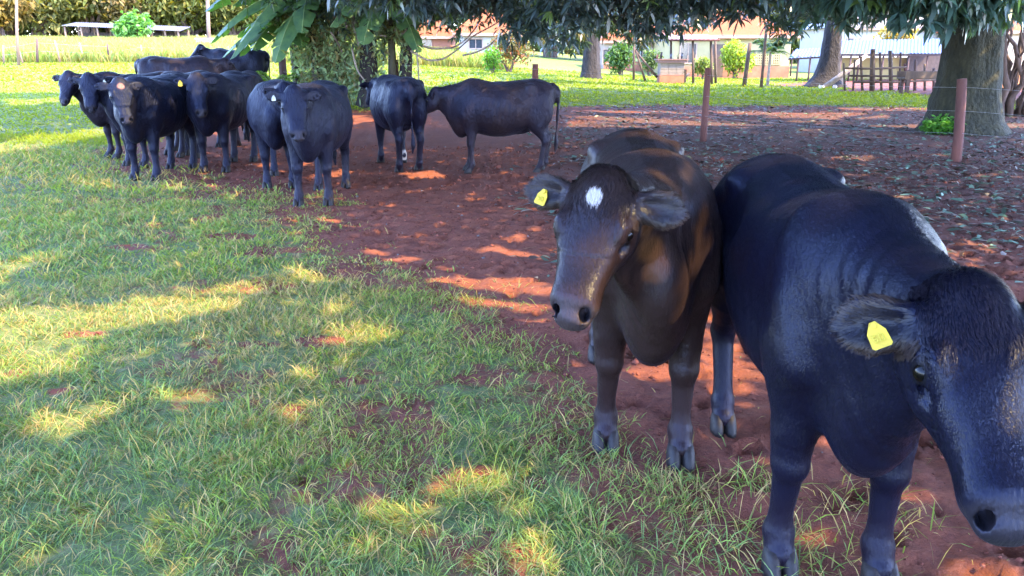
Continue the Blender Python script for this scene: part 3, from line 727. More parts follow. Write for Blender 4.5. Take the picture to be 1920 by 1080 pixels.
def grow_fur(root, V, Q, Nn, col, count, M, P, hs, a, y, z, inhead, er, F):
    rg = np.random.default_rng(count); f, s_, u = M
    A = V[Q]; ar = np.linalg.norm(np.cross(A[:, 2] - A[:, 0], A[:, 3] - A[:, 1]), axis=1)
    ctr = A.mean(1); wgt = ar * np.where((ctr[:, 2] > .35), 1, .4)
    ih = inhead[Q[:, 0]]; wgt = wgt * np.where(ih, 2.2, 1)
    fi = rg.choice(len(Q), count, p=wgt / wgt.sum()); b = rg.random((count, 2))
    B = A[fi]; p = (B[:, 0] * (1 - b[:, :1]) + B[:, 1] * b[:, :1]) * (1 - b[:, 1:]) + (B[:, 3] * (1 - b[:, :1]) + B[:, 2] * b[:, :1]) * b[:, 1:]
    vi = Q[fi, 0]; n = Nn[vi]; c = col[vi]; hd_ = inhead[vi]
    flow = np.stack([np.full(count, -.8), 0 * p[:, 0], -.55 - .5 * np.abs(n[:, 1])], 1)
    leg = p[:, 2] < .62; flow[leg] = np.array([-.05, 0, -1])
    flow = np.where(hd_[:, None], f[None] * 1.0 + u * 0, flow)
    ha, hy_, hz = a[vi], y[vi], z[vi]
    # forelock whorl on the poll
    top = hd_ & (ha < .11 + rg.normal(0, .035, count)) & (np.abs(hy_) < .11) & (hz > -.09)
    wh = np.stack([fbm(p[:, 0] * 14, p[:, 1] * 14, 2, 4) - .5, fbm(p[:, 1] * 14, p[:, 2] * 14, 2, 5) - .5, fbm(p[:, 2] * 14, p[:, 0] * 14, 2, 6) - .5], 1)
    flow = norm(flow) + np.where(top[:, None], 1.6, .45) * wh
    ear = np.zeros(count, bool); rim = np.zeros(count)
    for sg in (1, -1):
        E0, ed, en, ew = er[sg]; e = p - E0; al = e @ ed; m_ = (al > .0) & (al < .22) & (np.abs(e @ ew) < .08) & (np.abs(e @ en) < .05); ear |= m_; rim = np.maximum(rim, m_ * sstep(.030, .050, np.abs(e @ ew) + np.maximum(al - .12, 0) * .5))
        flow[m_] = ed * .8 + (e[m_] @ ew)[:, None] * ew * 12
    # skin round nostrils and lips stays bare
    bare = hd_ & (ha > .44) & ~ear
    flow = flow - n * (flow * n).sum(1, keepdims=True); flow = norm(flow) + rg.normal(0, .08, (count, 3))
    ln = np.full(count, .010); ln[hd_] = .008; ln[top] = .022; ln[ear] = .015; ln[leg] = .007
    crest = (p[:, 2] > 1.1) & (np.abs(p[:, 1]) < .06) & ~hd_; ln[crest] = .022
    ln = ln * rg.uniform(.6, 1.3, count)
    lift = np.where(top, .55, np.where(ear, .5, .22))
    d = norm(flow + n * lift[:, None])
    keep = ~bare; p, d, n, ln, c, top, ear, rim = p[keep], d[keep], n[keep], ln[keep], c[keep], top[keep], ear[keep], rim[keep]; k = len(p)
    side = norm(np.cross(d, n)); wd = np.where(top, .0010, .0008) [:, None]
    d2 = norm(d - n * .45)
    p1 = p + d * (ln * .55)[:, None]; p2 = p1 + d2 * (ln * .5)[:, None]
    p = p - n * .0005
    VV = np.stack([p - side * wd, p + side * wd, p1 - side * wd * .8, p1 + side * wd * .8, p2], 1).reshape(-1, 3)
    bb = np.arange(k)[:, None] * 5
    T = np.concatenate([bb + np.array([[0, 1, 3]]), bb + np.array([[0, 3, 2]]), bb + np.array([[2, 3, 4]])])
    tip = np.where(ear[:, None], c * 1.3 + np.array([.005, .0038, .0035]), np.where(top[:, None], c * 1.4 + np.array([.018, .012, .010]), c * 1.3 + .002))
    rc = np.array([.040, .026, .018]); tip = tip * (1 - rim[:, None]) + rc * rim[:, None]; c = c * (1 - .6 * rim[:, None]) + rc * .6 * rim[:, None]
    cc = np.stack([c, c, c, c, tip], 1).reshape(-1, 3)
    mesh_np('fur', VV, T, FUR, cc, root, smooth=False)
FUR = mat('fur', (1, 1, 1), .33, var=.2, scale=12, attr='Col', spec=.17)
# ------------------------------------------------------------ the herd
GRP = 'black cattle standing in the paddock'
def cow(label, px, py, heading, scale=1.0, **k):
    if not k.get('fur'): k.setdefault('sx', .92); k.setdefault('fat', 1.10); scale *= 1.02
    k.setdefault('poll', (1.02, 0, 1.20)); k.setdefault('hyaw', 0); k.setdefault('hpitch', 50)
    poll = k.pop('poll'); hyaw = k.pop('hyaw'); hp = k.pop('hpitch')
    return build_cow('cow', label, 'cow', GRP, at(px, py, 0), heading, scale, poll, hyaw, hp, **k)
# headings in degrees: 0 = +x (right), 90 = away, 270 = towards the camera
NV = .0085
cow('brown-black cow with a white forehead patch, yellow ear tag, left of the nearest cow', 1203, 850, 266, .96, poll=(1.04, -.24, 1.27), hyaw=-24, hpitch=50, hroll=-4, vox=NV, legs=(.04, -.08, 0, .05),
    brown=1.0, patch=(.065, -.005, .027, .022, (.40, .36, .34)), tagR=(.020, 'y', .25), earL=(-.15, .1), earR=(.10, .1), al=.78, fat=.92, cover=[(.97, -.07, 1.12, .075, (.085, .036, .012), .8), (.93, -.05, 1.02, .075, (.085, .036, .012), .8), (.88, -.03, .94, .06, (.07, .03, .012), .8), (.30, .1, 1.27, .15, (.03, .02, .017), .6)], fur=230000, dewlap=1.3, dust=.8)  # cover: sunlit neck and shoulder top put into the coat colour
cow('nearest glossy black cow at the right, head large and low, yellow ear tag', 1548, 1078, 266, .94, fat=.90, headscale=1.18, poll=(1.07, .01, 1.18), hyaw=1, hpitch=45, hroll=0, vox=NV, legs=(.02, -.04, 0, .08), brown=.08,
    tagR=(.023, 'y', -.25), earL=(0, 0), earR=(-.25, .1), earw=1.05, earl=.86, al=.80, fur=260000, dewlap=1.5, dust=.3)
LOW = .022
D_ = dict(dust=.3)
cow('cow facing the camera in front of the middle of the herd, with muddy forelegs', 590, 385, 272, .98, poll=(.98, -.02, 1.24), hyaw=16, hpitch=60, vox=.017, legs=(-.02, .05, -.1, .08), brown=.12, tagR=(.02, 'w', 0), dust=.8)
cow('cow seen from behind with its rump turned to the camera and a white forefoot', 735, 305, 112, .98, poll=(1.05, .08, 1.2), hyaw=10, hpitch=40, vox=LOW, legs=(.05, -.12, 0.0, .06), brown=.15, sock=True, dust=.3)
cow('brownish cow standing side-on at the right end of the herd', 884, 322, 180, .96, poll=(1.08, -.02, 1.14), hyaw=-8, hpitch=42, vox=.017, legs=(.0, .05, .03, -.06), brown=.6, fat=1.15, sx=.86, dust=1.0)
cow('cow with a pink round patch on its forehead at the front left of the herd', 276, 338, 268, 1.0, poll=(1.0, .08, 1.24), hyaw=34, hpitch=62, vox=.017, legs=(.05, -.02, 0, .05), brown=.06, patch=(.07, 0, .045, .045, (.17, .085, .065)), dust=.2)
cow('cow with a brown poll and pale muzzle, a yellow tag at its left edge', 405, 322, 268, 1.02, poll=(.98, .08, 1.25), hyaw=28, hpitch=64, vox=.017, brown=.1, pollcol=(.035, .024, .02), tagR=(.026, 'y', 0), dust=.2, muzzle=.25)
cow('leftmost cow of the herd, its head turned left with a yellow tag', 216, 296, 228, 1.0, poll=(1.06, .10, 1.28), hyaw=42, hpitch=48, vox=LOW, brown=.35, tagL=(.024, 'y', 0), dust=.2)
cow('cow with a white ear tag tucked behind the leftmost head', 258, 312, 250, .99, poll=(1.06, -.10, 1.28), hyaw=40, hpitch=60, vox=LOW, brown=.15, tagL=(.02, 'w', 0), dust=.2)
cow('brownish rump-on cow between the brown-polled cow and the middle cow', 478, 262, 100, .97, poll=(1.0, 0, 1.1), hyaw=0, hpitch=40, vox=LOW, brown=.35, dust=.2)
cow('blue-black cow pressed against the left flank of the middle cow', 526, 352, 282, .97, poll=(.96, .20, 1.24), hyaw=30, hpitch=60, vox=LOW, brown=.05, dust=.2)
cow('long-backed brownish cow standing side-on behind the left half of the herd', 390, 232, 5, 1.10, poll=(1.0, .1, 1.22), hyaw=50, hpitch=35, vox=LOW, brown=.6, tagR=(.02, 'w', 0), fat=1.05, dust=.2)
cow('farthest cow, side-on with its rump to the right behind the herd', 418, 205, 178, 1.12, poll=(.94, .05, 1.36), hyaw=35, hpitch=40, vox=LOW, brown=.12, dust=.2)
cow('dark cow filling the gap between the pink-patched and brown-polled cows', 335, 290, 262, 1.0, poll=(1.0, .2, 1.10), hyaw=30, hpitch=50, vox=LOW, brown=.1, dust=.2)
# ------------------------------------------------------------ foliage
LR = np.random.default_rng(5)
def leaf_mat(name, trans=.3, rough=.42, spec=.5): return mat(name, (1, 1, 1), rough, var=.25, scale=2, attr='Col', trans=trans, spec=spec)
MANGO = leaf_mat('mango_leaf', .34, .33, .9); SOFT = leaf_mat('soft_leaf', .4, .6, .3); FAR = leaf_mat('far_leaf', .35, .7, .2); BANANA = leaf_mat('banana_leaf', .38, .4, .5)
BARK = mat('bark', (.040, .033, .031), .9, scale=8, bump=1.0, bscale=16, bdist=.08, c2=(.013, .011, .011), stretch=(1, 1, .35))
BARK_MOSS = mat('mossy_bark', (.038, .035, .018), .9, scale=7, bump=1.0, bscale=16, bdist=.09, c2=(.009, .010, .006), stretch=(1, 1, .5))
BARK_RED = mat('brown_bark', (.15, .095, .07), .9, scale=4, bump=.9, bscale=25, c2=(.05, .033, .028), stretch=(1, 1, .3))
STICK = mat('dry_twig', (.36, .30, .25), .8, scale=6, bump=.3, c2=(.16, .12, .10))
def leaves(P, D, L, W, col, droop=.25, rng=LR):
    """long blades: base P, direction D"""
    n = len(P); D = D / (np.linalg.norm(D, axis=1, keepdims=True) + 1e-9)
    S_ = np.cross(D, np.array([0, 0, 1.0]) + rng.normal(0, .45, (n, 3))); S_ /= np.linalg.norm(S_, axis=1, keepdims=True) + 1e-9
    dn = np.array([0, 0, -1.0]); prof = [(0, .12, 0), (.35, .5, .05), (.7, .42, .35), (1, .04, 1)]
    V = []
    for t, ww, dd in prof:
        c0 = P + D * (L * t)[:, None] + dn * (L * droop * dd)[:, None]; V += [c0 - S_ * (W * ww)[:, None], c0 + S_ * (W * ww)[:, None]]
    V = np.stack(V, 1).reshape(-1, 3); b = np.arange(n)[:, None] * 8
    F = np.concatenate([b + np.array([[k, k + 1, k + 3, k + 2]]) for k in (0, 2, 4)])
    return V, F, np.repeat(col[:, None], 8, 1).reshape(-1, 3)
def rosettes(Cn, per, L, W, base, var=.3, down=.2, droop=.25, rng=LR, tint=None):
    n = len(Cn); k = n * per; c = np.repeat(Cn, per, 0); az = rng.uniform(0, 2 * PI, k); el = rng.normal(-down, .45, k)
    D = np.stack([np.cos(az) * np.cos(el), np.sin(az) * np.cos(el), np.sin(el)], 1)
    ll = L * rng.uniform(.65, 1.25, k); cc = np.repeat(np.array(base)[None] * rng.uniform(1 - var, 1 + var, (n, 1)), per, 0) * rng.uniform(.8, 1.2, (k, 1))
    if tint is not None:
        t = (np.repeat(rng.random(n), per) < tint[1])[:, None]; cc = np.where(t, np.array(tint[0]) * rng.uniform(.7, 1.2, (k, 1)), cc)
    return leaves(c + D * .02, D, ll, ll * W, cc, droop, rng)
def leafquads(P, size, base, var=.3, rng=LR, droop=.2, tint=None):
    n = len(P); D = rng.normal(0, 1, (n, 3)); D[:, 2] -= .2; cc = np.array(base) * rng.uniform(1 - var, 1 + var, (n, 1))
    if tint is not None: cc = np.where(rng.random((n, 1)) < tint[1], np.array(tint[0]) * rng.uniform(.7, 1.2, (n, 1)), cc)
    return leaves(P, D, size * rng.uniform(.6, 1.3, n), size * .5 * rng.uniform(.6, 1.2, n), cc, droop, rng)
def trunk_mb(base, h, r0, r1, lean=(0, 0), flare=1.7, seed=1, n=26, fl_h=.6):
    rnd = random.Random(seed); pts = []; rs = []
    for i in range(15):
        t = i / 14; z = h * t ** 1.25; pts.append((base[0] + lean[0] * t + rnd.uniform(-.03, .03) * r0 * 3 * t, base[1] + lean[1] * t, base[2] - .08 + z))
        rs.append((r0 + (r1 - r0) * t) * (1 + (flare - 1) * math.exp(-z / fl_h)))
    return MB().tube(pts, rs, n, wob=.10, seed=seed), pts
def limb(mb, a, b, r0, r1, seed, n=8, sag=.3):
    rnd = random.Random(seed); a = Vector(a); b = Vector(b); pts = []; L = (b - a).length
    for i in range(9):
        t = i / 8; p = a.lerp(b, t) + Vector((rnd.uniform(-1, 1), rnd.uniform(-1, 1), rnd.uniform(-1, 1))) * L * .035 * (t > 0) * (t < 1) + Vector((0, 0, sag * math.sin(PI * t) * L * .2)); pts.append(p)
    mb.tube(pts, [r0 + (r1 - r0) * i / 8 for i in range(9)], n, wob=.1, seed=seed)

# ---------------- the trees whose crowns roof the paddock (several stand outside the picture)
tr_def = [  # name, label, base, height of trunk, r0, r1, flare
    ('mango_tree', 'thick mossy mango trunk at the right with a weed at its foot', at(1803, 248), 3.6, .62, .50, 1.55, BARK_MOSS, (-.05, .1)),
    ('mango_tree', 'dark mango tree with spreading roots and a log leaning on it', at(1548, 163), 4.2, .52, .36, 2.4, BARK, (.1, 0)),
    ('mango_tree', 'smaller forked mango tree left of the block stove on the lawn', at(1108, 147), 3.2, .50, .36, 1.25, BARK, (.0, .0)),
    ('mango_tree', 'mango tree out of view right of the nearest cow', np.array([8.2, 2.0, 0]), 4, .45, .35, 1.6, BARK, (0, 0)),
    ('mango_tree', 'mango tree out of view behind the camera', np.array([4.0, -3.5, 0]), 4, .45, .35, 1.6, BARK, (0, 0)),
    ('mango_tree', 'mango tree out of view beyond the right edge by the fence', np.array([13.5, 9.0, 0]), 4, .5, .4, 1.6, BARK, (0, 0)),
]
trees = []
for i, (nm, lb, base, h, r0, r1, fl, bm_, ln) in enumerate(tr_def):
    t = empty(nm, base, 0, lb, 'tree', 'mango trees around the paddock')
    mb, pts = trunk_mb((0, 0, 0), h, r0, r1, ln, fl, seed=20 + i, fl_h=.45)
    t_ob = mb.build('trunk', bm_, t, True)
    trees.append(dict(root=t, base=np.array(base, float), top=pts[-1], h=h, r=r1, leaves=[], limbs=[], bark=bm_))

# sunlit patches on the ground, as photo pixels (cx, cy, rx, ry)
lit_px = [(45, 272, 75, 24), (185, 250, 60, 12), (25, 505, 45, 24), (110, 610, 150, 52), (300, 580, 130, 38), (420, 560, 90, 30), (570, 515, 45, 18), (640, 575, 60, 22), (680, 625, 80, 22), (30, 690, 120, 50),
          (520, 790, 60, 12), (60, 800, 60, 20), (790, 930, 105, 60), (870, 900, 85, 42), (760, 985, 95, 36), (985, 474, 80, 9), (905, 470, 80, 6), (720, 465, 45, 8), (760, 480, 30, 6), (960, 545, 95, 30), (1000, 590, 50, 20), (860, 525, 45, 13),
          (1085, 700, 60, 26), (1230, 690, 60, 20), (1335, 600, 50, 80), (1350, 680, 60, 40), (1590, 296, 45, 7), (1770, 478, 60, 10), (1860, 462, 40, 8), (430, 345, 30, 5), (325, 352, 30, 6), (640, 230, 60, 8), (1010, 430, 30, 5),
          (1700, 560, 40, 14), (190, 770, 40, 12), (700, 760, 30, 10), (330, 500, 16, 6), (620, 410, 26, 5), (1190, 560, 60, 16), (1880, 330, 50, 5), (1480, 240, 60, 5), (330, 742, 80, 16), (180, 768, 60, 14), (560, 700, 55, 12), (470, 872, 45, 12), (90, 905, 60, 14), (250, 668, 60, 14), (600, 830, 40, 10), (300, 960, 50, 12)]
lit_w = []
for a, b, rx, ry in lit_px:
    c = at(a, b, 0); ex = abs(at(a + rx, b, 0)[0] - c[0]); ey = abs(at(a, b - ry, 0)[1] - at(a, b + ry, 0)[1]) / 2; lit_w.append((c[0], c[1], ex, ey))
for wx_, wy_, wz_, wr_ in ((1.0, 2.35, 1.2, .20), (1.12, 3.05, 1.22, .17), (.95, 1.75, 1.17, .13), (.57, 3.15, 1.2, .20), (.45, 2.75, 1.15, .12), (.65, 3.8, 1.2, .15), (.78, 2.1, 1.1, .12), (-2.2, 8.6, 1.2, .3), (-4.6, 9.6, 1.2, .3), (-1.6, 10.3, 1.2, .3), (-.3, 10.2, 1.2, .3)):
    lit_w.append((wx_ - TO_SUN[0] / TO_SUN[2] * wz_, wy_ - TO_SUN[1] / TO_SUN[2] * wz_, wr_, wr_ * 1.2))   # gaps whose light reaches the animals' backs
def shade_want(x, y):
    """probability that the crowns cover this bit of ground"""
    px, py = proj(np.stack([x, y, 0 * x], -1)); infront = y > 1.2
    p = np.ones_like(x)
    edge = 198 + (fbm(x * .35, y * .35, 3, 40) - .5) * 36
    row = np.where(px < 1060, np.where(px < 200, edge + 6, 178 + (fbm(x * .3, y * .3, 3, 44) - .5) * 20), 132)
    p = np.where(infront & (py < row), 0, p)
    band = infront & (px > 1060) & (py > 202) & (py < 240); p = np.where(band & (fbm(x * .35, y * 1.1, 3, 45) > .47), .0, p)
    p = np.where(infront & (px > 1060) & (py >= 176) & (py < 190) & (fbm(x * .25, y * .5, 3, 46) > .55), .0, p)
    p = np.where(infront & (px > 1060) & (py >= 155) & (py < 192), .95, p)
    p = np.where(infront & (px > 1060) & (px < 1330 + 60 * fbm(x * .5, y * .5, 2, 3)) & (py >= 160) & (py < 174), 0, p)
    p = np.where(infront & (px > 1060) & (py >= 132) & (py < 155), 0, p)
    yard = poly_sd(x, y, yard_w); p = np.where(infront & (yard < 0), .9, p)
    nz = (fbm(x * 3.2, y * 3.2, 3, 60) - .5)
    for cx, cy, ex, ey in lit_w:
        q = np.hypot((x - cx) / ex, (y - cy) / ey) + nz * .9; p = np.where(q < 1.0, 0, p)
    p = np.where(infront & (px < 760) & (py > 520) & (fbm(x * 1.1, y * 1.6, 3, 73) > .50), p * .55, p)
    # small random gaps between leaves
    p = np.where(fbm(x * 2.6, y * 2.6, 3, 71) > .765, 0, p)
    return p
n = 330000 if not DEV else 150000
gx_ = LR.uniform(-17, 22, n); gy_ = LR.uniform(-4, 38, n)
# keep to what the picture can show, with a margin
keep = ((np.abs(gx_) < .74 * gy_ + 2.2) | ((gy_ < 2.5) & (np.abs(gx_) < 5)))
keep &= (LR.random(n) < np.where(gy_ > 16, .8, 1))
gx_ = gx_[keep]; gy_ = gy_[keep]; keep = LR.random(len(gx_)) < shade_want(gx_, gy_); gx_ = gx_[keep]; gy_ = gy_[keep]
zc = LR.uniform(4.0, 6.6, len(gx_)) + LR.random(len(gx_)) ** 2 * 1.5
cx_ = gx_ + TO_SUN[0] / TO_SUN[2] * zc; cy_ = gy_ + TO_SUN[1] / TO_SUN[2] * zc
Pc = np.stack([cx_, cy_, zc], -1); low = CAM_H + .075 * np.maximum(cy_, 0) + .45; ok = zc > low; Pc = Pc[ok]
tb = np.array([t['base'][:2] for t in trees]); which = np.argmin(((Pc[:, None, :2] - tb[None]) ** 2).sum(-1), 1)
for i, t in enumerate(trees):
    q = Pc[which == i]
    if len(q):
        k = len(q); D = LR.normal(0, 1, (k, 3)); D[:, 2] = D[:, 2] * .5 - .2
        cc = np.array([.045, .085, .045]) * LR.uniform(.6, 1.4, (k, 1)); L_ = LR.uniform(.24, .38, k)
        t['leaves'].append(leaves(q - norm(D) * (L_ * .5)[:, None], D, L_, L_ * .34, cc, .05))
        sel = LR.choice(k, min(14, k), replace=False)
        for s_i in sel: t['limbs'].append(q[s_i] - t['base'])
# hanging boughs seen along the top of the picture: (px, py of lowest leaves, distance, radius, tree, density)
bough = [(1010, 100, 15.0, .75, 2, 1.2), (960, 84, 15.5, .8, 2, 1.2), (1070, 92, 15.0, .8, 2, 1.2), (1120, 60, 15.5, .9, 2, 1.2), (900, 62, 15.5, .8, 2, 1.1), (840, 46, 15, .8, 2, 1.1), (1180, 66, 15.0, .7, 2, 1.2), (1235, 98, 15.0, .42, 2, 1.4), (1215, 60, 15, .7, 2, 1.2),
         (1290, 46, 15, .7, 2, 1.0), (1345, 52, 15, .6, 2, 1.2), (1385, 46, 15, .5, 2, 1.1), (1040, 40, 14, .8, 2, 1.2), (930, 30, 14.5, .9, 2, 1.2), (1150, 26, 14.5, .8, 2, 1.2), (780, 36, 15, .9, 2, 1.2), (700, 40, 15.5, .9, 2, 1.2), (1060, 122, 36.0, 1.2, 2, .8), (1100, 80, 37.0, 1.8, 2, 1.0), (1160, 92, 37, 1.2, 2, .9), (1205, 98, 37.5, .9, 2, .9), (1290, 66, 37, 1.2, 2, .8), (1330, 52, 37, 1.2, 2, .8), (1465, 78, 35, .9, 1, .9), (1400, 52, 36, 1.1, 1, .8), (1140, 70, 37, 1.5, 2, .8),
         (1440, 40, 34, 1.5, 1, .8), (1500, 62, 34.5, 1.6, 1, 1.0), (1590, 74, 34, 1.6, 1, 1.0), (1640, 60, 33.5, 1.6, 1, .8), (1545, 40, 33, 1.8, 1, 1.0),
         (1505, 42, 14.5, .6, 0, .8), (1570, 58, 13.5, .6, 0, 1.2), (1610, 62, 13.5, .55, 0, 1.3), (1655, 40, 13.5, .5, 0, 1.2), (1700, 50, 13.0, .6, 0, 1.3), (1745, 66, 12.6, .6, 0, 1.5), (1790, 76, 12.4, .65, 0, 1.6), (1835, 62, 12.6, .6, 0, 1.5), (1880, 48, 13.0, .6, 0, 1.2), (1765, 30, 12.2, .7, 0, 1.5), (1830, 20, 12.2, .7, 0, 1.4),
         (1670, 30, 12.8, .6, 0, 1.0), (1610, 26, 13, .7, 0, 1.1), (1730, 20, 12.5, .7, 0, 1.3), (1900, 30, 13.5, .8, 0, 1.0), (1460, 20, 14, .8, 0, .9), (1540, 14, 14, .9, 0, .9), (1400, 12, 15, .9, 2, .8), (1300, 8, 15, .9, 2, .9), (1230, 12, 15, .9, 2, .9)]
for bi, (px, py, Y, r, ti, dn) in enumerate(bough):
    c = atd(px, py, Y); c[2] += r * .62 + (.16 if Y < 20 else .25) + LR.uniform(-.12, .22); k = int(44 * dn * LR.uniform(.7, 1.2) * (r / .7) ** 2 * (1 if Y < 20 else .9))
    v = norm(LR.normal(0, 1, (k, 3))) * (LR.random((k, 1)) ** .4) * np.array([r * 1.15, r, r * .62]); P_ = c + v
    t = trees[ti]; big = Y > 20
    blue = np.array([.048, .078, .085]) if ti != 0 else np.array([.060, .120, .110])
    t['leaves'].append(rosettes(P_ - t['base'] * 0, 8 if not big else 6, (.27 if ti == 0 else .22) if not big else .34, .26, blue, .35, .35, .3, tint=((.12, .10, .03) if big else (.09, .15, .04), .06)))
    for s_ in range(2):
        e = c + LR.normal(0, r * .35, 3); st = Vector(t['top']) + Vector(t['base']); e_up = Vector((c[0] * .75 + st[0] * .25, c[1] * .75 + st[1] * .25, 4.2))
        t.setdefault('tw', []).append((np.array(e_up) - t['base'], e - t['base']))
for i, t in enumerate(trees):
    if t['leaves']:
        V, F_, Cc = zip(*t['leaves']); o = 0; FF = []
        for v, f in zip(V, F_): FF.append(f + o); o += len(v)
        cr = mesh_np('crown', np.concatenate(V) - t['base'].astype(np.float32), np.concatenate(FF), MANGO, np.concatenate(Cc), t['root'])
    mb = MB(); st = t['top']
    for k, e in enumerate(t['limbs'][:14]):
        e = Vector(e); limb(mb, Vector(st) - Vector((0, 0, .25)), e, t['r'] * .42, .03, 50 * i + k, 7, .5)
    for k, (a, b) in enumerate(t.get('tw', [])): limb(mb, a, b, .035, .008, 900 + 70 * i + k, 5, .15)
    if mb.v: mb.build('limbs', t['bark'], t['root'], True)

# weed at the foot of the big trunk
c = at(1765, 252); P_ = c + norm(LR.normal(0, 1, (170, 3))) * LR.random((170, 1)) ** .5 * np.array([.42, .25, .22]) + [0, 0, .18]
V, F_, Cc = rosettes(P_, 5, .10, .5, (.07, .20, .03), .3, 0, .2); tag(mesh_np('weed', V, F_, SOFT, Cc), 'bright green leafy weed at the foot of the thick mossy trunk', 'weed')

# ---------------- vine-hung tree in the middle, with hanging lianas
base = at(690, 200); vt = empty('vine_covered_tree', base, 0, 'tree smothered in hanging vines behind the middle of the herd', 'tree')
mb, pts = trunk_mb((0, 0, 0), 4.2, .24, .18, (.2, 0), 1.5, 61); limbs = [(-1.6, .1), (-.7, .3), (1.1, -.1), (2.0, .4)]
mb.build('trunk', BARK, vt, True)
mb, pts = trunk_mb((.95, .1, 0), 4.2, .17, .12, (.35, 0), 1.4, 62); mb.build('trunk', BARK, vt, True)
mb, pts = trunk_mb((-.9, .2, 0), 4.0, .12, .09, (-.5, 0), 1.3, 63); mb.build('trunk', BARK, vt, True)
mb, pts = trunk_mb((.35, .0, 0), 3.6, .09, .07, (-.85, 0), 1.3, 64); mb.build('trunk', STICK, vt, True)
Y = base[1]; parts_ = []
def rel(p): return np.asarray(p) - base
# curtains of small leaves down the stems
for (px, py0, py1, rad, k) in [(610, -30, 165, .30, 900), (640, -30, 150, .36, 1000), (672, 20, 165, .22, 500), (585, -20, 110, .34, 800), (560, -30, 70, .4, 700), (700, -20, 60, .5, 900), (740, -30, 70, .45, 900), (690, 60, 175, .16, 500), (760, 0, 150, .14, 380), (650, 60, 168, .2, 400), (720, 20, 110, .15, 300), (800, -30, 20, .5, 700), (600, 30, 120, .5, 500), (540, -20, 40, .5, 500), (530, 0, 90, .35, 350), (565, 0, 130, .35, 450), (595, 60, 170, .35, 700), (628, 90, 185, .35, 700), (575, 100, 175, .2, 300), (700, 100, 185, .3, 500), (655, 110, 190, .3, 500), (500, -30, 20, .5, 350), (770, 10, 80, .35, 300)]:
    a = atd(px, py0, Y); b = atd(px, py1, Y); t = LR.random(k) ** .9; P_ = a * (1 - t[:, None]) + b * t[:, None] + LR.normal(0, 1, (k, 3)) * rad * .55 * (1.1 - .5 * t[:, None])
    P_ = np.concatenate([P_, (P_ + LR.normal(0, .14, P_.shape))[::3]]); parts_.append(leafquads(P_[LR.random(len(P_)) < .78], .14, (.24, .33, .20), .45, tint=((.26, .23, .12), .25)))
V, F_, Cc = zip(*parts_); o = 0; FF = []
for v, f in zip(V, F_): FF.append(f + o); o += len(v)
mesh_np('vines', np.concatenate(V) - base.astype(np.float32), np.concatenate(FF), SOFT, np.concatenate(Cc), vt)
crown_P = np.concatenate([atd(px, py, Y + dy) + LR.normal(0, 1, (k, 3)) * np.array([.9, .9, .35]) for px, py, dy, k in ((640, -5, -.3, 150), (720, 5, -.5, 190), (800, 5, -.3, 180), (860, 0, -.5, 150), (580, -15, 0, 120), (700, -30, 0, 300), (600, -50, 0, 300), (820, -50, 0, 300))])
V, F_, Cc = rosettes(crown_P, 7, .19, .28, (.04, .075, .065), .35, .3, .3); mesh_np('crown', V - base.astype(np.float32), F_, MANGO, Cc, vt)
mb = MB()   # bare curved branches and hanging lianas
for k, path in enumerate([[(725, 68), (700, 66), (672, 55), (640, 40), (610, 22)], [(735, 75), (760, 60), (775, 40), (800, 28), (860, 5)], [(780, 82), (810, 92), (850, 90), (872, 76), (890, 55), (905, 30)], [(770, 95), (800, 114), (830, 112), (860, 92), (885, 68), (930, 45), (960, 20)],
                          [(868, 104), (895, 98), (920, 84), (940, 62), (960, 40), (975, 15)], [(775, 60), (782, 100), (786, 158)], [(700, 10), (735, 14), (742, 30), (738, 8)], [(745, 52), (728, 44), (724, 28), (715, 10)], [(660, 90), (668, 130), (690, 160)], [(620, 60), (640, 90), (655, 150)], [(745, 20), (752, 44), (740, 58)]]):
    P_ = [rel(atd(a, b, Y - .2 + .25 * math.sin(k * 2 + i))) for i, (a, b) in enumerate(path)]
    pp = []
    for i in range(len(P_) - 1):
        for s_ in range(5): pp.append(Vector(P_[i]).lerp(Vector(P_[i + 1]), s_ / 5))
    pp.append(Vector(P_[-1])); 
    for _ in range(3): pp = [pp[0]] + [(pp[i - 1] + pp[i] * 2 + pp[i + 1]) / 4 for i in range(1, len(pp) - 1)] + [pp[-1]]
    mb.tube(pp, [.028 - .012 * i / len(pp) for i in range(len(pp))], 7, wob=.15, seed=k)
mb.build('liana', STICK, vt, True)

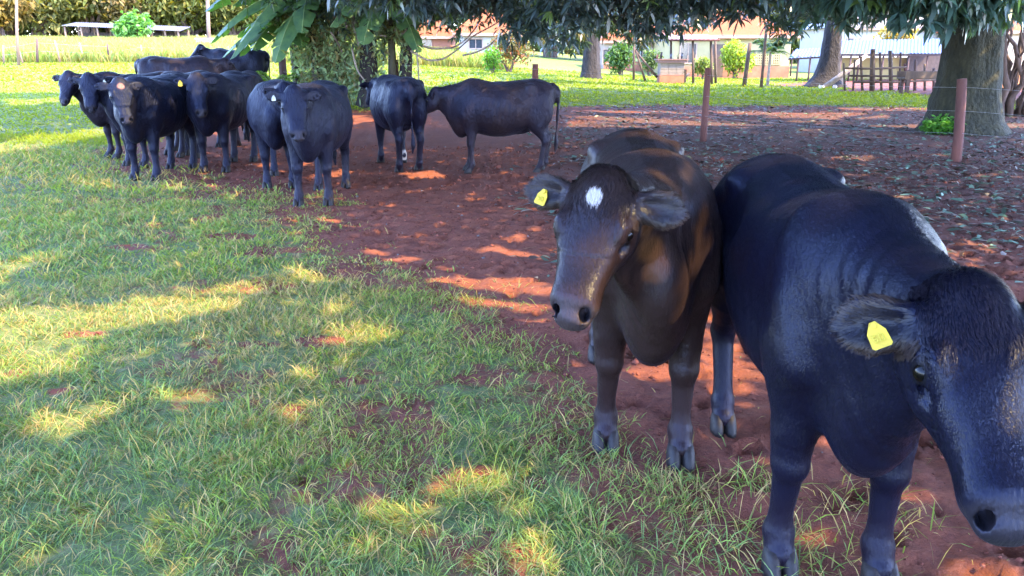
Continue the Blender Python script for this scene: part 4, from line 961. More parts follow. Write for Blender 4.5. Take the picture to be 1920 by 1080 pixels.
# ---------------- banana plants
def banana(px, py, Y, h, nl, seed, label, azs):
    rnd = random.Random(seed); b = atd(px, py, Y); b[2] = float(terrain(b[0], b[1])); t = empty('banana_plant', b, 0, label, 'banana plant', 'banana plants by the vine-hung tree')
    mb, _ = trunk_mb((0, 0, 0), h, .13, .08, (rnd.uniform(-.2, .2), 0), 1.2, seed, 14); mb.build('stem', mat('banana_stem', (.05, .055, .028), .7, scale=5, c2=(.03, .02, .014), stretch=(1, 1, .3)), t, True)
    for az, el, L, W in azs:
        d = np.array([math.cos(az) * math.cos(el), math.sin(az) * math.cos(el), math.sin(el)]); sd = norm(np.cross(d, [0, 0, 1.])); 
        V = []; F_ = []; m = 26; mid = []
        for i in range(m + 1):
            s_ = i / m; p = np.array([0, 0, h - .1]) + d * L * s_ + np.array([0, 0, -1]) * L * .62 * s_ ** 2.1; mid.append(p)
        for side in (-1, 1):
            i = 1
            while i < m:
                k = rnd.randint(1, 4); j = min(m, i + k); ww = lambda s_: W * .5 * (math.sin(PI * min(1, s_ * .93 + .07)) ** .45)
                hang = rnd.uniform(.15, .75)
                gap = .0 if rnd.random() < .35 else .25
                for a in range(i, j):
                    ga = gap * (1 / m) * L if a == i else 0
                    p0, p1 = mid[a] , mid[a + 1]; w0, w1 = ww(a / m), ww((a + 1) / m); tdir = norm(p1 - p0)
                    q0 = p0 + tdir * ga + sd * side * w0 * math.cos(hang) + np.array([0, 0, -1]) * w0 * math.sin(hang); q1 = p1 + sd * side * w1 * math.cos(hang) + np.array([0, 0, -1]) * w1 * math.sin(hang)
                    n0 = len(V); V += [p0, p1, q1, q0]; F_.append((n0, n0 + 1, n0 + 2, n0 + 3))
                i = j
        lf = MB().add(V, F_).build('leaf', BANANA_M, t)
        MB().tube([Vector(p) for p in mid[::2]], [.022 - .0014 * q for q in range(len(mid[::2]))], 6).build('midrib', BANANA_RIB, lf, True)
    return t
BANANA_M = mat('banana_blade', (.11, .20, .07), .42, scale=3, c2=(.035, .09, .05), trans=.42, spec=.5); BANANA_RIB = mat('banana_rib', (.22, .30, .10), .5)
R_ = math.radians
banana(596, 150, 21.8, 3.0, 6, 3, 'leftmost banana plant with torn leaves reaching over the herd', [(R_(184), .50, 3.2, 1.0), (R_(194), .15, 2.7, .9), (R_(172), -.1, 2.2, .8), (R_(205), .8, 3.6, .7), (R_(240), .2, 2.2, .7), (R_(330), .5, 2.2, .6), (R_(215), -.1, 2.3, .75), (R_(250), -.3, 1.9, .75), (R_(187), .9, 3.6, .7), (R_(275), .1, 2.0, .7)])
banana(560, 150, 22.6, 2.2, 6, 8, 'low banana plant behind the thick fence post', [(R_(250), .3, 2.0, .8), (R_(200), .2, 2.0, .75), (R_(290), .3, 1.8, .7), (R_(225), .9, 2.8, .8), (R_(160), .5, 2.2, .7), (R_(270), 1.0, 2.8, .8)])
banana(640, 150, 21.9, 2.6, 5, 4, 'banana plant between the leftmost one and the vines', [(R_(190), 1.0, 2.3, .5), (R_(250), .8, 1.8, .5), (R_(175), .5, 2.2, .5), (R_(300), .9, 1.8, .5), (R_(220), .3, 1.9, .45)])
banana(735, 150, 21.8, 2.9, 5, 5, 'banana plant with broad drooping leaves right of the vines', [(R_(262), .1, 2.3, .8), (R_(240), .3, 2.4, .8), (R_(300), -.1, 1.9, .7), (R_(285), .35, 2.0, .45), (R_(200), .9, 1.6, .45), (R_(330), .9, 1.8, .45), (R_(272), .9, 2.3, .5)])
# feathery low palm fronds below the bananas
def frond_plant(px, py, Y, label, n_f, L, base_c, seed, name='palm_shrub', up=(.3, 1.2), h=.3, ll=.32):
    rnd = np.random.default_rng(seed); b = atd(px, py, Y); b[2] = float(terrain(b[0], b[1])); t = empty(name, b, 0, label, 'palm' if 'palm' in name else 'plant')
    ps = []; mb = MB()
    if h > .4: mb.tube([(0, 0, -.05), (0, 0, h)], [.08, .06], 8)
    for k in range(n_f):
        az = rnd.uniform(0, 2 * PI); el = rnd.uniform(*up); d = np.array([math.cos(az) * math.cos(el), math.sin(az) * math.cos(el), math.sin(el)])
        s_ = np.linspace(.15, 1, 26)[:, None]; mid = np.array([0, 0, h]) + d * L * s_ + np.array([0, 0, -1]) * L * .45 * s_ ** 2.2; sd = norm(np.cross(d, [0, 0, 1.]))
        mb.tube([Vector(p) for p in mid[::5]], .008, 4)
        for sg in (-1, 1):
            D = norm(sd * sg + d * .6 + rnd.normal(0, .08, (26, 3))); ps.append(leaves(mid, D, np.full(26, ll) * (1.1 - .6 * s_[:, 0]), np.full(26, .03 + .012 * L), np.array(base_c) * rnd.uniform(.7, 1.3, (26, 1)), .35, rnd))
    V, F_, Cc = zip(*ps); o = 0; FF = []
    for v, f in zip(V, F_): FF.append(f + o); o += len(v)
    mesh_np('fronds', np.concatenate(V), np.concatenate(FF), SOFT, np.concatenate(Cc), t); mb.build('stalks', STICK, t)
    return t
frond_plant(520, 150, 21.5, 'low feathery palm behind the thick fence post', 16, 1.3, (.14, .24, .04), 7)
frond_plant(1442, 128, 40, 'spiky palm growing in front of the ventilated wall', 26, 1.4, (.06, .12, .05), 8, h=1.6, ll=.5)

# ---------------- bushes and far trees
def bush(name, label, cat, px, py, Y, r, k, size, colr, tint=None, hh=None, group=None, stems=4, trunk_h=0, m=SOFT, lumps=5, seed=1):
    rg = np.random.default_rng(seed * 7 + 1); b = atd(px, py, Y); b[2] = float(terrain(b[0], b[1])); t = empty(name, b, 0, label, cat, group)
    hh = hh or r; P_ = []
    for q in range(lumps):
        c = norm(rg.normal(0, 1, 3)) * np.array([r * .55, r * .45, hh * .5]) * rg.uniform(.3, 1); c[2] += trunk_h + hh * .95; rr = r * rg.uniform(.35, .62)
        v = norm(rg.normal(0, 1, (k // lumps, 3))); v = v * (rg.random((k // lumps, 1)) ** .33) * (1 + .25 * np.sin(v[:, :1] * 7 + q) * np.cos(v[:, 2:] * 6)); P_.append(c + v * rr * np.array([1, 1, hh / r]))
    P_ = np.concatenate(P_); P_[:, 2] = np.maximum(P_[:, 2], .1)
    V, F_, Cc = leafquads(P_, size, colr, .45, rng=rg, tint=tint); mesh_np('crown' if trunk_h else 'leaves', V, F_, m, Cc, t)
    mb = MB()
    for s_ in range(stems):
        e = P_[rg.integers(len(P_))]; limb(mb, (rg.normal(0, .03 * r), rg.normal(0, .03 * r), -.1), e, .05 * r, .012 * r, int(rg.integers(1e6)), 6, .1)
    if trunk_h: mb.tube([(0, 0, -.1), (0, 0, trunk_h * .6), (0, 0, trunk_h + hh * .6)], [.07 * r, .05 * r, .025 * r], 8, wob=.1)
    mb.build('trunk' if trunk_h else 'stems', BARK_RED, t); return t
bush('shrub', 'yellow green climbing shrub against the pale yellow house', 'shrub', 1378, 135, 52, 1.5, 2600, .20, (.20, .27, .03), hh=1.6, seed=2)
bush('shrub', 'green shrub between the two far sheds', 'shrub', 252, 66, 95, 2.8, 1500, .6, (.10, .24, .05), hh=2.0, seed=3)
bush('shrub', 'small round bush in front of the white farmhouse', 'shrub', 925, 70, 42, .8, 700, .16, (.12, .26, .03), hh=.9, seed=4)
bush('shrub', 'reddish dry bush right of the white farmhouse', 'shrub', 955, 110, 45, 1.7, 1500, .2, (.12, .12, .05), tint=((.25, .10, .05), .3), hh=1.3, seed=5)
bush('shrub', 'orange tinted bush behind the sloping mango boughs', 'shrub', 1690, 60, 60, 2.2, 1200, .3, (.28, .20, .05), hh=1.6, seed=6, trunk_h=1.2)
bush('multi_stem_tree', 'brown multi-stemmed tree at the right edge behind the thick trunk', 'tree', 1895, 188, 21, 1.6, 1500, .13, (.06, .10, .04), hh=.9, trunk_h=2.6, seed=9, stems=0)
ms = MB(); b = atd(1895, 188, 21)
rnd = random.Random(4)
for k in range(15):
    a = rnd.uniform(0, 6.28); limb(ms, (rnd.uniform(-.25, .4), rnd.uniform(-.2, .2), -.05), (rnd.uniform(-1.3, 1.5), rnd.uniform(-.8, .8), rnd.uniform(2.6, 3.6)), rnd.uniform(.04, .10), .02, k, 7, .1)
mst = [o for o in C.objects if o.name.startswith('multi_stem_tree')][0]; ms.build('stem', BARK_RED, mst, True)
far = [(-40, 112, 9, 8, (.17, .17, .05)), (20, 118, 8, 9, (.20, .19, .05)), (70, 108, 7, 7, (.17, .18, .06)), (120, 122, 8, 9, (.15, .17, .05)), (165, 112, 7, 9, (.19, .20, .05)), (215, 120, 9, 10, (.14, .17, .05)), (260, 112, 7, 8, (.21, .17, .06)), (305, 118, 8, 9, (.16, .18, .05)),
       (350, 110, 7, 9, (.22, .23, .05)), (400, 118, 8, 9, (.18, .20, .05)), (440, 108, 7, 7, (.20, .22, .05)), (490, 114, 9, 9, (.17, .19, .05)), (560, 116, 9, 9, (.13, .17, .05)), (640, 112, 9, 9, (.13, .17, .05)), (730, 112, 9, 9, (.12, .15, .05)), (-100, 116, 9, 9, (.16, .17, .05)), (5, 100, 5, 5, (.22, .16, .04)),
       (820, 100, 8, 8, (.12, .15, .06)), (930, 96, 8, 9, (.10, .14, .06)), (1030, 92, 8, 9, (.10, .14, .06)), (1130, 88, 8, 9, (.12, .14, .06)), (1230, 94, 8, 8, (.10, .14, .05)), (1360, 92, 7, 8, (.20, .24, .06)), (1450, 90, 7, 8, (.16, .20, .06)), (1540, 90, 7, 8, (.14, .18, .06)), (1640, 96, 8, 9, (.12, .16, .06)), (1740, 88, 8, 8, (.16, .17, .07)), (1840, 84, 8, 8, (.18, .18, .08)), (1930, 84, 8, 8, (.15, .17, .07)), (2010, 90, 8, 8, (.12, .15, .06))]
wn = 60000; wx = LR.uniform(-115, 110, wn); wy = LR.uniform(124, 134, wn); hh_ = 4.5 + 3.5 * fbm(wx * .12, wy * .1, 3, 5); wz = LR.random(wn) * hh_
P_ = np.stack([wx, wy, wz + terrain(wx, wy)], 1)
cl_ = fbm(wx * .25, wz * .35, 3, 9)[:, None]; V, F_, Cc = leafquads(P_, .8, (.060, .082, .030), .35, tint=((.10, .09, .035), .25)); tag(mesh_np('far_wood', V, F_, FAR, Cc * np.repeat(.6 + .8 * cl_, 8, 0)), 'low dense olive woodland closing the horizon behind the separate trees', 'wood', kind='stuff')
far = [(a_, b_, c_, d_, tuple(q * (.5 + .3 * ((i_ * 7) % 5) / 4) for q in e_)) for i_, (a_, b_, c_, d_, e_) in enumerate(far)]
FKIND = ['olive tree crown far behind the left field', 'leafy tree in the backdrop behind the houses']
for i, (px, Y, r, h, c) in enumerate(far):
    bush('backdrop_tree', FKIND[0 if px < 780 else 1], 'tree', px, 60, Y, r * 1.05, 5200 if not DEV else 2000, .72 if not DEV else 1.0, c, tint=((c[0] * 1.3, c[1] * 1.1, c[2]), .25), hh=h * .66, group='trees of the far backdrop' if px < 780 else 'trees behind the houses', trunk_h=.5, m=FAR, lumps=12, stems=5, seed=100 + i)

# ---------------- fences
POST = mat('post_wood', (.10, .06, .05), .9, scale=5, bump=.6, bscale=30, c2=(.04, .024, .022), stretch=(1, 1, .25))
POST_RED = mat('post_red', (.13, .050, .038), .9, scale=5, bump=.6, bscale=30, c2=(.05, .022, .02), stretch=(1, 1, .25))
POST_PALE = mat('post_pale', (.26, .17, .11), .9, scale=4, bump=.4, c2=(.14, .085, .06), stretch=(1, 1, .25))
WIRE = mat('wire', (.28, .28, .29), .45, metal=.8)
f0 = at(535, 196); nf = empty('wire_fence', f0, 0, 'wire fence on rough wooden posts running behind the herd', 'fence')
posts = [(535, 190, 100, .115, POST, 0), (745, 200, 112, .085, POST, 0), (1003, 215, 120, .085, POST_RED, 0), (1318, 265, 127, .062, POST_RED, 0), (1792, 303, 148, .075, POST_RED, -.07)]
tops = []
for k, (px, yb, yt, r, m_, lean) in enumerate(posts):
    p = at(px, yb); h = topz(p, yt) - p[2]; q = p - f0
    MB().tube([(q[0], q[1], q[2] - .1), (q[0] + lean * .3, q[1], q[2] + h * .3), (q[0] + lean, q[1], q[2] + h * .7), (q[0] + lean * 1.6, q[1], q[2] + h)], [r * 1.08, r, r * .96, r * .9], 11, wob=.07, seed=k + 3).build('post', m_, nf, True)
    tops.append((q, h))
for fr in (.35, .62, .9):
    mb = MB(); pp = []
    ext = [tops[0][0] - (tops[1][0] - tops[0][0]) * 1.2] + [t[0] for t in tops] + [tops[-1][0] + (tops[-1][0] - tops[-2][0]) * 1.3]
    hh = [1.15] + [t[1] for t in tops] + [1.15]
    for i in range(len(ext) - 1):
        for s_ in range(8):
            t = s_ / 8; a = ext[i] * (1 - t) + ext[i + 1] * t; z = (hh[i] * (1 - t) + hh[i + 1] * t) * fr - .05 * math.sin(PI * t); pp.append((a[0], a[1] - .08, a[2] + z))
    mb.tube(pp, .003, 5).build('wire', WIRE, nf)
lf0 = at(205, 122); lf = empty('wire_fence', lf0, 0, 'line of thin leaning posts along the tall grass field at the left', 'fence')
lp = [(8, 112, 85, .05), (40, 115, 80, .05), (73, 116, 73, .07), (112, 120, 76, .055), (158, 126, 80, .055), (207, 128, 82, .055), (211, 126, 95, .05), (268, 108, 84, .055), (345, 108, 90, .06), (430, 108, 86, .06)]
LT = []
for k, (px, yb, yt, r) in enumerate(lp):
    p = atd(px, yb, 45 + .6 * k); p[2] = float(terrain(p[0], p[1])); zt = topz(p, yt); q = p - lf0; rnd = random.Random(k); ln_ = rnd.uniform(-.12, .12)
    MB().tube([(q[0] - ln_, q[1], q[2] - .1), (q[0], q[1], q[2] + (zt - p[2]) * .5), (q[0] + ln_, q[1], zt - lf0[2])], [r, r * .95, r * .85], 7, wob=.12, seed=k).build('post', POST_PALE if k % 3 != 2 else POST, lf, True); LT.append((q, zt - lf0[2]))
for fr in (.5, .85):
    MB().tube([(q[0], q[1], q[2] + (zt - q[2]) * fr) for q, zt in LT if True], .006, 4).build('wire', WIRE, lf)
def pole(name, label, cat, px, yb, yt, r, m_, Y=None, lean=0, group=None):
    p = at(px, yb) if Y is None else atd(px, yb, Y)
    p[2] = float(terrain(p[0], p[1])); h = topz(p, yt) - p[2]; rnd = random.Random(px)
    o = MB().tube([(0, 0, -.1), (lean * .3 + rnd.uniform(-.02, .02), 0, h * .35), (lean * .7, 0, h * .7), (lean, 0, h)], [r * 1.1, r, r * .95, r * .85], 9, wob=.08, seed=px).build(name, m_, None, True)
    o.location = tuple(p); tag(o, label, cat, group); return o
pole('utility_pole', 'tall pale utility pole standing in the far field', 'pole', 392, 84, -60, .16, POST_PALE, Y=72, lean=.5)
pole('tall_stake', 'tall thin pale pole at the left edge beside the fence', 'pole', 33, 112, -60, .075, POST_PALE, Y=44, lean=.75)

# ---------------- far sheds on the left
TIN = mat('tin_roof', (.10, .10, .115), .45, var=.2, scale=1.2, metal=.3); TIN_B = mat('blue_tin', (.06, .078, .17), .6, var=.25, scale=1.5, metal=.25)
DARK = mat('dark_wood', (.06, .045, .04), .9); WOODY = mat('weathered_wood', (.12, .08, .055), .85, scale=4, c2=(.05, .032, .025), stretch=(1, 1, .3))
def corrugated(mb, a, b, c, d, n=40, amp=.03):
    """sheet between eave a-b and ridge d-c, ribs running from eave to ridge"""
    a, b, c, d = map(Vector, (a, b, c, d)); nrm = (b - a).cross(d - a).normalized(); vs = []; fs = []
    for i in range(n + 1):
        t = i / n; o = nrm * amp * (1 if i % 2 else -1); vs += [a.lerp(b, t) + o, d.lerp(c, t) + o, a.lerp(b, t) + o - nrm * .012, d.lerp(c, t) + o - nrm * .012]
    for i in range(n):
        k = i * 4; fs += [(k, k + 4, k + 5, k + 1), (k + 2, k + 3, k + 7, k + 6)]
    mb.add(vs, fs)
def far_shed(label, x0, x1, ye, yr, Y, walls):
    p0 = atd(x0, 64, Y); p1 = atd(x1, 64, Y); z0 = float(terrain(p0[0], Y)); r = empty('open_shed', ((p0[0] + p1[0]) / 2, Y, z0), 0, label, 'shed', 'open sheds in the far field')
    W = (p1[0] - p0[0]) / 2; ze = topz(np.array([p0[0], Y]), ye) - z0; zr = topz(np.array([p0[0], Y]), yr) - z0
    mb = MB(); corrugated(mb, (-W, -2, ze), (W, -2, ze - .25), (W, 1.5, zr - .2), (-W, 1.5, zr), 46); mb.build('roof', TIN, r)
    for x in np.linspace(-W + .3, W - .3, 4):
        for y_ in (-1.7, 1.3): MB().box((x, y_, ze / 2), (.16, .16, ze - .1)).build('post', POST_PALE, r)
    mb = MB(); mb.box((0, 1.35, .7), (W * 1.6, .1, 1.0)); mb.build('back_wall', DARK, r)
bush('shrub', 'dark green shrub against the pale low house', 'shrub', 1163, 128, 50, 1.1, 1500, .22, (.06, .12, .03), hh=1.2, seed=21)
bush('shrub', 'low leafy shrub between the stove and the leaning pole', 'shrub', 1318, 140, 50, .9, 1100, .18, (.16, .20, .04), hh=.8, seed=22)
bush('shrub', 'dusty green shrub left of the block stove', 'shrub', 1218, 130, 52, 1.0, 1100, .2, (.10, .15, .05), hh=1.0, seed=23)
far_shed('left far open shed with a long grey tin roof', 133, 232, 49, 41, 98, 1); far_shed('right far open shed with a grey tin roof beside the green shrub', 268, 350, 55, 46, 98, 1)
wb = atd(384, 80, 70); wb[2] = float(terrain(wb[0], wb[1])); mb = MB(); mb.box((0, 0, .45), (1.2, .7, .9)).box((0, 0, .95), (1.35, .85, .1)); o = mb.build('water_trough', mat('white_block', (.28, .26, .24), .8), None); o.location = tuple(wb); tag(o, 'small white block trough beside the utility pole', 'trough')

# ---------------- houses
WALL_W = mat('white_wall', (.34, .31, .27), .85, var=.08, scale=1.5, bump=.1); WALL_Y = mat('cream_wall', (.33, .26, .12), .85, var=.12, scale=1.2, bump=.1); WALL_P = mat('pale_wall', (.34, .26, .19), .85, var=.12, scale=1.2)
PLINTH = mat('red_plinth', (.28, .11, .06), .9, var=.25, scale=2); TILE = mat('roof_tiles', (.27, .07, .016), .8, scale=6, c2=(.22, .07, .03), bump=.4, bscale=12); FASC = mat('fascia', (.30, .17, .12), .8)
GLASS = mat('window_glass', (.03, .035, .04), .12, spec=.8); FRAME = mat('window_frame', (.30, .20, .14), .6)
def hipped(mb, W, D, ze, zr, over=.45, hipx=1.6, n=30):
    e = [(-W - over, -over, ze), (W + over, -over, ze), (W + over, D + over, ze), (-W - over, D + over, ze)]; r0 = (-W + hipx, D / 2, zr); r1 = (W - hipx, D / 2, zr)
    mb.add([*e, r0, r1], [(0, 1, 5, 4), (1, 2, 5), (2, 3, 4, 5), (3, 0, 4)])
    for k in range(1, n):     # courses of tiles
        t = k / n; a = Vector(e[0]).lerp(Vector(r0), t); b = Vector(e[1]).lerp(Vector(r1), t); mb.tube([a, b], .035, 5)
def house(label, x0, x1, ybase, yeave, yridge, Y, wall, depth=7, plinth=.0, wins=(), door=None, vents=None, name='house', hip=1.6, roofm=TILE, over=.45):
    a = atd(x0, ybase, Y); b = atd(x1, ybase, Y); xm = (a[0] + b[0]) / 2; z0 = float(terrain(xm, Y)); W = (b[0] - a[0]) / 2; q = np.array([xm, Y, z0])
    ze = topz(q, yeave) - z0; zr = topz(q, yridge) - z0 + .6; r = empty(name, (xm, Y, z0), 0, label, 'house')
    mb = MB(); mb.box((0, depth / 2, ze / 2 - .15), (2 * W, depth, ze + .3)); mb.build('wall', wall, r)
    if plinth: MB().box((0, -.03, plinth / 2 - .1), (2 * W + .04, .06, plinth + .2)).build('plinth', PLINTH, r)
    mb = MB(); hipped(mb, W, depth, ze, max(zr, ze + 1.4), over, hip); mb.build('roof', roofm, r)
    MB().box((0, -over + .04, ze - .10), (2 * W + 2 * over, .06, .2)).build('fascia', FASC, r)
    for (px, py, w_, h_) in wins:
        c = topz(q, py) - z0; X = atd(px, py, Y)[0] - xm
        f = MB().box((X, -.04, c + h_ / 2 + .04), (w_ + .16, .08, .08)).box((X, -.04, c - h_ / 2 - .04), (w_ + .16, .08, .08)).box((X - w_ / 2 - .04, -.04, c), (.08, .08, h_)).box((X + w_ / 2 + .04, -.04, c), (.08, .08, h_)).box((X, -.035, c), (.05, .05, h_)).build('window', FRAME, r)
        MB().box((X, -.012, c), (w_, .02, h_)).build('pane', GLASS, f)
    if door:
        px, w_, h_ = door; X = atd(px, 100, Y)[0] - xm; MB().box((X, -.035, h_ / 2 + .05), (w_, .07, h_)).build('door', WOODY, r)
    if vents:
        px0, px1, py0, py1, nx, ny = vents; mb = MB(); X0 = atd(px0, py0, Y)[0] - xm; X1 = atd(px1, py0, Y)[0] - xm; Z1 = topz(q, py0) - z0; Z0 = topz(q, py1) - z0
        dx = (X1 - X0) / nx; dz = (Z1 - Z0) / ny
        pn = MB(); pn.box(((X0 + X1) / 2, -.012, (Z0 + Z1) / 2), (X1 - X0, .018, Z1 - Z0)); pn.build('vent_recess', DARK, r)
        for i in range(nx + 1): mb.box((X0 + i * dx, -.05, (Z0 + Z1) / 2), (dx * (.42 if i % 4 else .9), .06, Z1 - Z0 + .04))
        for j in range(ny + 1): mb.box(((X0 + X1) / 2, -.046, Z0 + j * dz), (X1 - X0, .05, dz * .42))
        mb.build('vent_blocks', wall, r)
    return r
house('white farmhouse with an orange tiled roof seen past the bare branches', 862, 968, 108, 62, 26, 58, WALL_W, wins=[(892, 82, .9, .6), (940, 82, .7, .6)], plinth=.2)
house('small orange roofed outbuilding left of the white farmhouse', 768, 846, 104, 68, 40, 64, PLINTH, wins=[(800, 82, .7, .6)], depth=5)
house('pale low house with a terracotta roof behind the smaller mango tree', 1132, 1262, 128, 76, 58, 62, WALL_P, wins=[(1142, 106, .9, 1.0), (1172, 100, .8, .7), (1205, 100, 1.0, .8), (1235, 98, .9, 1.0)], plinth=.7)
house('cream house with an orange hipped roof and ventilation blocks', 1262, 1478, 138, 66, 18, 54, WALL_Y, wins=[(1290, 100, 1.0, 1.2)], plinth=.75, vents=(1404, 1464, 97, 121, 16, 5), door=(1345, .9, 2.1), hip=3.2, depth=8)
house('long bright white building behind the cattle shed', 1552, 1760, 128, 52, 34, 66, WALL_W, wins=[(1600, 82, 1, .8), (1700, 82, 1, .8)], hip=2, roofm=TIN)
house('pale pinkish building glimpsed at the far right', 1830, 1990, 128, 58, 30, 60, WALL_P, wins=[(1850, 90, .8, .8), (1900, 90, .8, .8)], hip=2)

# ---------------- block stove under a roof frame
b = at(1256, 156); st = empty('block_stove', b, 0, 'small concrete block stove with a slab top on the lawn', 'stove')
BLK = mat('concrete_block', (.20, .16, .13), .9, var=.2, scale=4, bump=.3); SLAB = mat('slab', (.17, .10, .085), .85, var=.3, scale=5)
zt = topz(b, 117) - b[2]; mb = MB()
ww = .62
for j in range(6):
    for i in range(3): mb.box((-ww + .21 + i * .415 + (.0 if j % 2 else .02), .0, zt * (j + .5) / 6), (.40, .8, zt / 6 - .02))
mb.box((0, .02, zt / 2), (ww * 2 - .03, .76, zt - .03)); mb.build('block_body', BLK, st)
MB().box((-.0, 0, zt + .06), (1.5, 1.0, .12)).box((0, 0, zt + .15), (1.62, 1.08, .06)).build('slab', SLAB, st)
MB().box((0, -.02, .22), (1.27, .86, .44)).build('base', PLINTH, st)
MB().box((.72, -.1, .35), (.16, .3, .7)).build('side_block', DARK, st)
for k, (px, h) in enumerate(((1232, .22), (1240, .34), (1258, .26), (1272, .22), (1278, .30))):
    o = MB().tube([(0, 0, 0), (0, 0, h * .5), (.03, 0, h)], [.045, .06, .035], 9).build('pot', [PLINTH, DARK, TIN, WALL_Y, TIN][k], None, True); q = atd(px, 110, b[1]); o.location = (q[0], b[1] + .1 * (k % 2), b[2] + zt + .18)
    tag(o, ['red clay pot at the left end of the block stove', 'tall dark bottle second from the left on the block stove', 'grey metal can in the middle of the block stove', 'cream jar right of the middle on the block stove', 'grey metal pot at the right end of the block stove'][k], 'pot', 'vessels on the block stove')
o = MB().tube([(0, 0, .08), (.45, .1, .42)], [.09, .07], 8, wob=.1).build('firewood_log', DARK, None, True); q = at(1278, 152); o.location = tuple(q); tag(o, 'short dark log leaning beside the block stove', 'log')
c0 = at(1300, 158); sh = empty('roof_frame', c0, 0, 'open pole frame with a rusty sheet roof over the block stove', 'shelter')
def rp(px, py, dy=0): 
    p = atd(px, py, c0[1] + dy); return p - c0
mb = MB()
for (xa, xb, dy) in ((1300, 1299, 0), (1335, 1333, .2), (1342, 1341, 1.6)):
    g_ = rp(xa, 158, dy); g_[2] = -.1; t_ = rp(xb, 73, dy); MB().tube([g_, t_], [.075, .06], 8, wob=.1, seed=xa).build('post', WOODY, sh, True)
g_ = rp(1258, 158, 1.8); g_[2] = 0; MB().tube([g_, rp(1258, 72, 1.8)], [.07, .06], 8).build('post', WOODY, sh, True)
a_ = rp(1248, 73, -.2); b_ = rp(1350, 73, -.2); c_ = b_ + np.array([0, 2.4, .25]); d_ = a_ + np.array([0, 2.4, .25]); mb = MB(); corrugated(mb, a_, b_, c_, d_, 24, .02); mb.build('roof_sheet', mat('rusty_sheet', (.48, .36, .33), .6, scale=2, c2=(.26, .13, .10)), sh)
MB().tube([a_ - [0, 0, .06], b_ - [0, 0, .06]], .055, 8).build('beam', POST_RED, sh, True)
# braced gate post left of the stove
gp0 = at(1188, 153); gp = empty('braced_post', gp0, 0, 'braced pole with two slanting props left of the block stove', 'post')
for (a, b2) in (((1188, 153), (1189, 70)), ((1210, 152), (1191, 92)), ((1232, 145), (1192, 96))):
    p = atd(*a, gp0[1]) - gp0; p[2] = max(p[2], -.05); MB().tube([p, atd(*b2, gp0[1]) - gp0], [.065, .055], 8, wob=.1, seed=a[0]).build('pole', WOODY, gp, True)
for (px, yb, yt, r, lean, lab) in ((1395, 163, 80, .10, .12, 'dark leaning pole left of the ventilated wall'), (1427, 165, 42, .075, .0, 'tall thin pole in front of the ventilated wall'), (1424, 142, 58, .12, .1, 'thicker dark pole just behind the tall thin one'), (1461, 141, 88, .06, .0, 'short pole at the right end of the ventilated wall'),
                                   (1482, 143, 95, .055, 0, 'short pole left of the dark mango tree'), (1470, 143, 92, .05, 0, 'slim pole second right of the ventilated wall')):
    pole('wooden_pole', lab, 'pole', px, yb, yt, r, WOODY if px % 2 else POST, lean=lean, group='upright poles in the yard')

# ---------------- cattle shed and corral
b = at(1650, 152); sd_ = empty('cattle_shed', b, 0, 'long cattle shed with a bluish tin roof and open front', 'shed'); Ys = b[1]
def sp(px, py, dy=0): return atd(px, py, Ys + dy) - b
mb = MB(); corrugated(mb, sp(1565, 100, -1), sp(1765, 100, -1), sp(1765, 72, 3), sp(1572, 76, 3), 60, .025); mb.build('roof', TIN_B, sd_)
mb = MB(); corrugated(mb, sp(1478, 109, -1), sp(1566, 104, -1), sp(1566, 88, 2.5), sp(1492, 92, 2.5), 26, .025); mb.build('lean_to_roof', TIN_B, sd_)
MB().tube([sp(1478, 111, -.9), sp(1566, 106, -.9)], .05, 6).tube([sp(1565, 103, -.9), sp(1765, 103, -.9)], .06, 6).build('beam', DARK, sd_)
bw = sp(1625, 112, 3.2); mb = MB(); x0 = sp(1560, 120, 3.2)[0]; x1 = sp(1700, 120, 3.2)[0]; zz = sp(1600, 108, 3.2)[2]; mb.box(((x0 + x1) / 2, 3.2, zz / 2 - .1), (x1 - x0, .15, zz + .2)); mb.build('back_wall', WALL_Y, sd_)
x0 = sp(1702, 120, 2.6)[0]; x1 = sp(1768, 120, 2.6)[0]; MB().box(((x0 + x1) / 2, 2.7, .9), (x1 - x0, .12, 2.0)).build('interior_shade', DARK, sd_)  # dark panel standing in for the shade inside the shed's right bay
for px in (1498, 1520, 1565, 1578, 1596, 1612, 1657, 1705, 1740):
    t_ = sp(px, 104, -.8); MB().tube([(t_[0], -.8, -.1), t_], [.06, .05], 7, wob=.1, seed=px).build('post', POST, sd_, True)
cb = at(1640, 170); co = empty('corral_fence', cb, 0, 'rough corral fence of uneven stakes in front of the cattle shed', 'fence')
rnd = random.Random(8)
for px, yt, r in ((1585, 118, .05), (1600, 112, .05), (1618, 106, .06), (1636, 92, .12), (1654, 98, .06), (1672, 95, .10), (1686, 98, .05), (1700, 120, .06), (1716, 112, .07), (1735, 120, .06), (1752, 128, .07)):
    g_ = atd(px, 168, cb[1]) - cb; g_[2] = -.1; t_ = atd(px + rnd.uniform(-5, 3), yt, cb[1]) - cb; MB().tube([g_, t_], [r, r * .85], 8, wob=.12, seed=px).build('stake', [POST, WOODY, POST_RED][px % 3], co, True)
for (x0, y0, x1, y1) in ((1585, 128, 1700, 126), (1590, 142, 1755, 140), (1600, 154, 1755, 150), (1700, 134, 1760, 134)):
    MB().tube([atd(x0, y0, cb[1] - .1) - cb, atd((x0 + x1) / 2, (y0 + y1) / 2 + 2, cb[1] - .05) - cb, atd(x1, y1, cb[1] - .1) - cb], .045, 7, wob=.1, seed=x0).build('rail', WOODY, co, True)
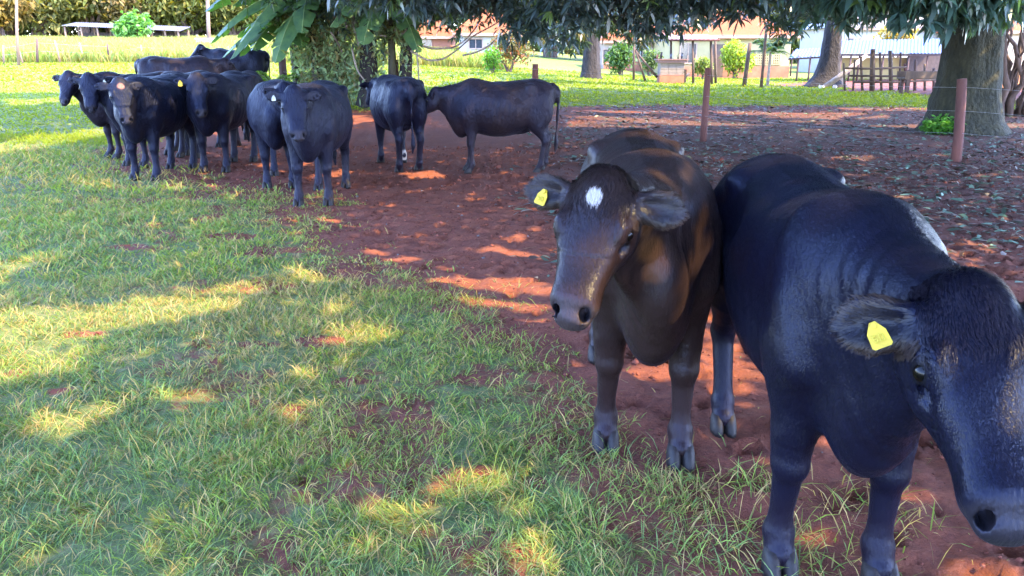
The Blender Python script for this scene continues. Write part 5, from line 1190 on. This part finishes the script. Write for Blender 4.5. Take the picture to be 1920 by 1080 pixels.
def loose(name, label, cat, pts, r, m_, Y, group=None):
    o0 = atd(*pts[0], Y); o = MB().tube([atd(a, b_, Y) - o0 for a, b_ in pts], r, 9, wob=.12, seed=pts[0][0]).build(name, m_, None, True); o.location = tuple(o0); return tag(o, label, cat, group)
Yb = at(1548, 163)[1]
loose('leaning_log', 'long pale log leaning from the mango roots up to the right', 'log', [(1545, 164), (1585, 135), (1625, 103)], [.14, .12, .09], STICK, Yb - 1.2)
loose('timber_block', 'pale sawn block at the foot of the leaning log', 'timber', [(1538, 170), (1541, 160)], [.13, .12], mat('sawn', (.62, .52, .42), .8), Yb - 1.4)
loose('timber_block', 'pale sawn block right of the leaning log foot', 'timber', [(1564, 170), (1566, 160)], [.11, .10], mat('sawn2', (.55, .47, .40), .8), Yb - 1.5)
# feed trough in the corral yard
tb0 = at(1735, 176); ft = empty('feed_trough', tb0, 0, 'grey wooden feed trough behind the thick mossy trunk', 'trough')
MB().box((0, 0, .62), (2.2, .7, .08)).box((0, -.35, .76), (2.2, .05, .25)).box((0, .35, .76), (2.2, .05, .25)).build('tray', WOODY, ft)
for x in (-.9, .9):
    for y_ in (-.25, .25): MB().box((x, y_, .3), (.12, .12, .62)).build('leg', POST, ft)
bk = at(1872, 166); mb = MB(); mb.box((0, 0, .25), (2.6, .5, .62)).box((0, -.05, .58), (2.7, .6, .06)); o = mb.build('raised_bed_wall', mat('orange_wall', (.62, .25, .10), .85, var=.25, scale=3, bump=.3), None); o.location = tuple(bk); tag(o, 'low orange brick wall at the right beyond the thick trunk', 'wall')
bd = at(1871, 150); mb = MB().tube([(0, 0, 0), (0, 0, .06), (0, 0, .4), (0, 0, .75), (0, 0, .8)], [.20, .23, .235, .23, .20], 16).tube([(0, 0, .26), (0, 0, .29)], .245, 16).tube([(0, 0, .52), (0, 0, .55)], .245, 16)
o = mb.build('plastic_drum', mat('blue_plastic', (.06, .16, .42), .4), None, True); o.location = (bd[0], bd[1], bd[2] + .55); 
mb = MB().box((0, 0, .52), (.8, .6, .06)).box((-.33, 0, .25), (.07, .5, .5)).box((.33, 0, .25), (.07, .5, .5)); s2 = mb.build('drum_stand', WOODY, None); s2.location = tuple(bd); tag(s2, 'low wooden stand under the blue drum at the far right', 'stand'); tag(o, 'blue plastic drum standing at the far right by the stems', 'drum')
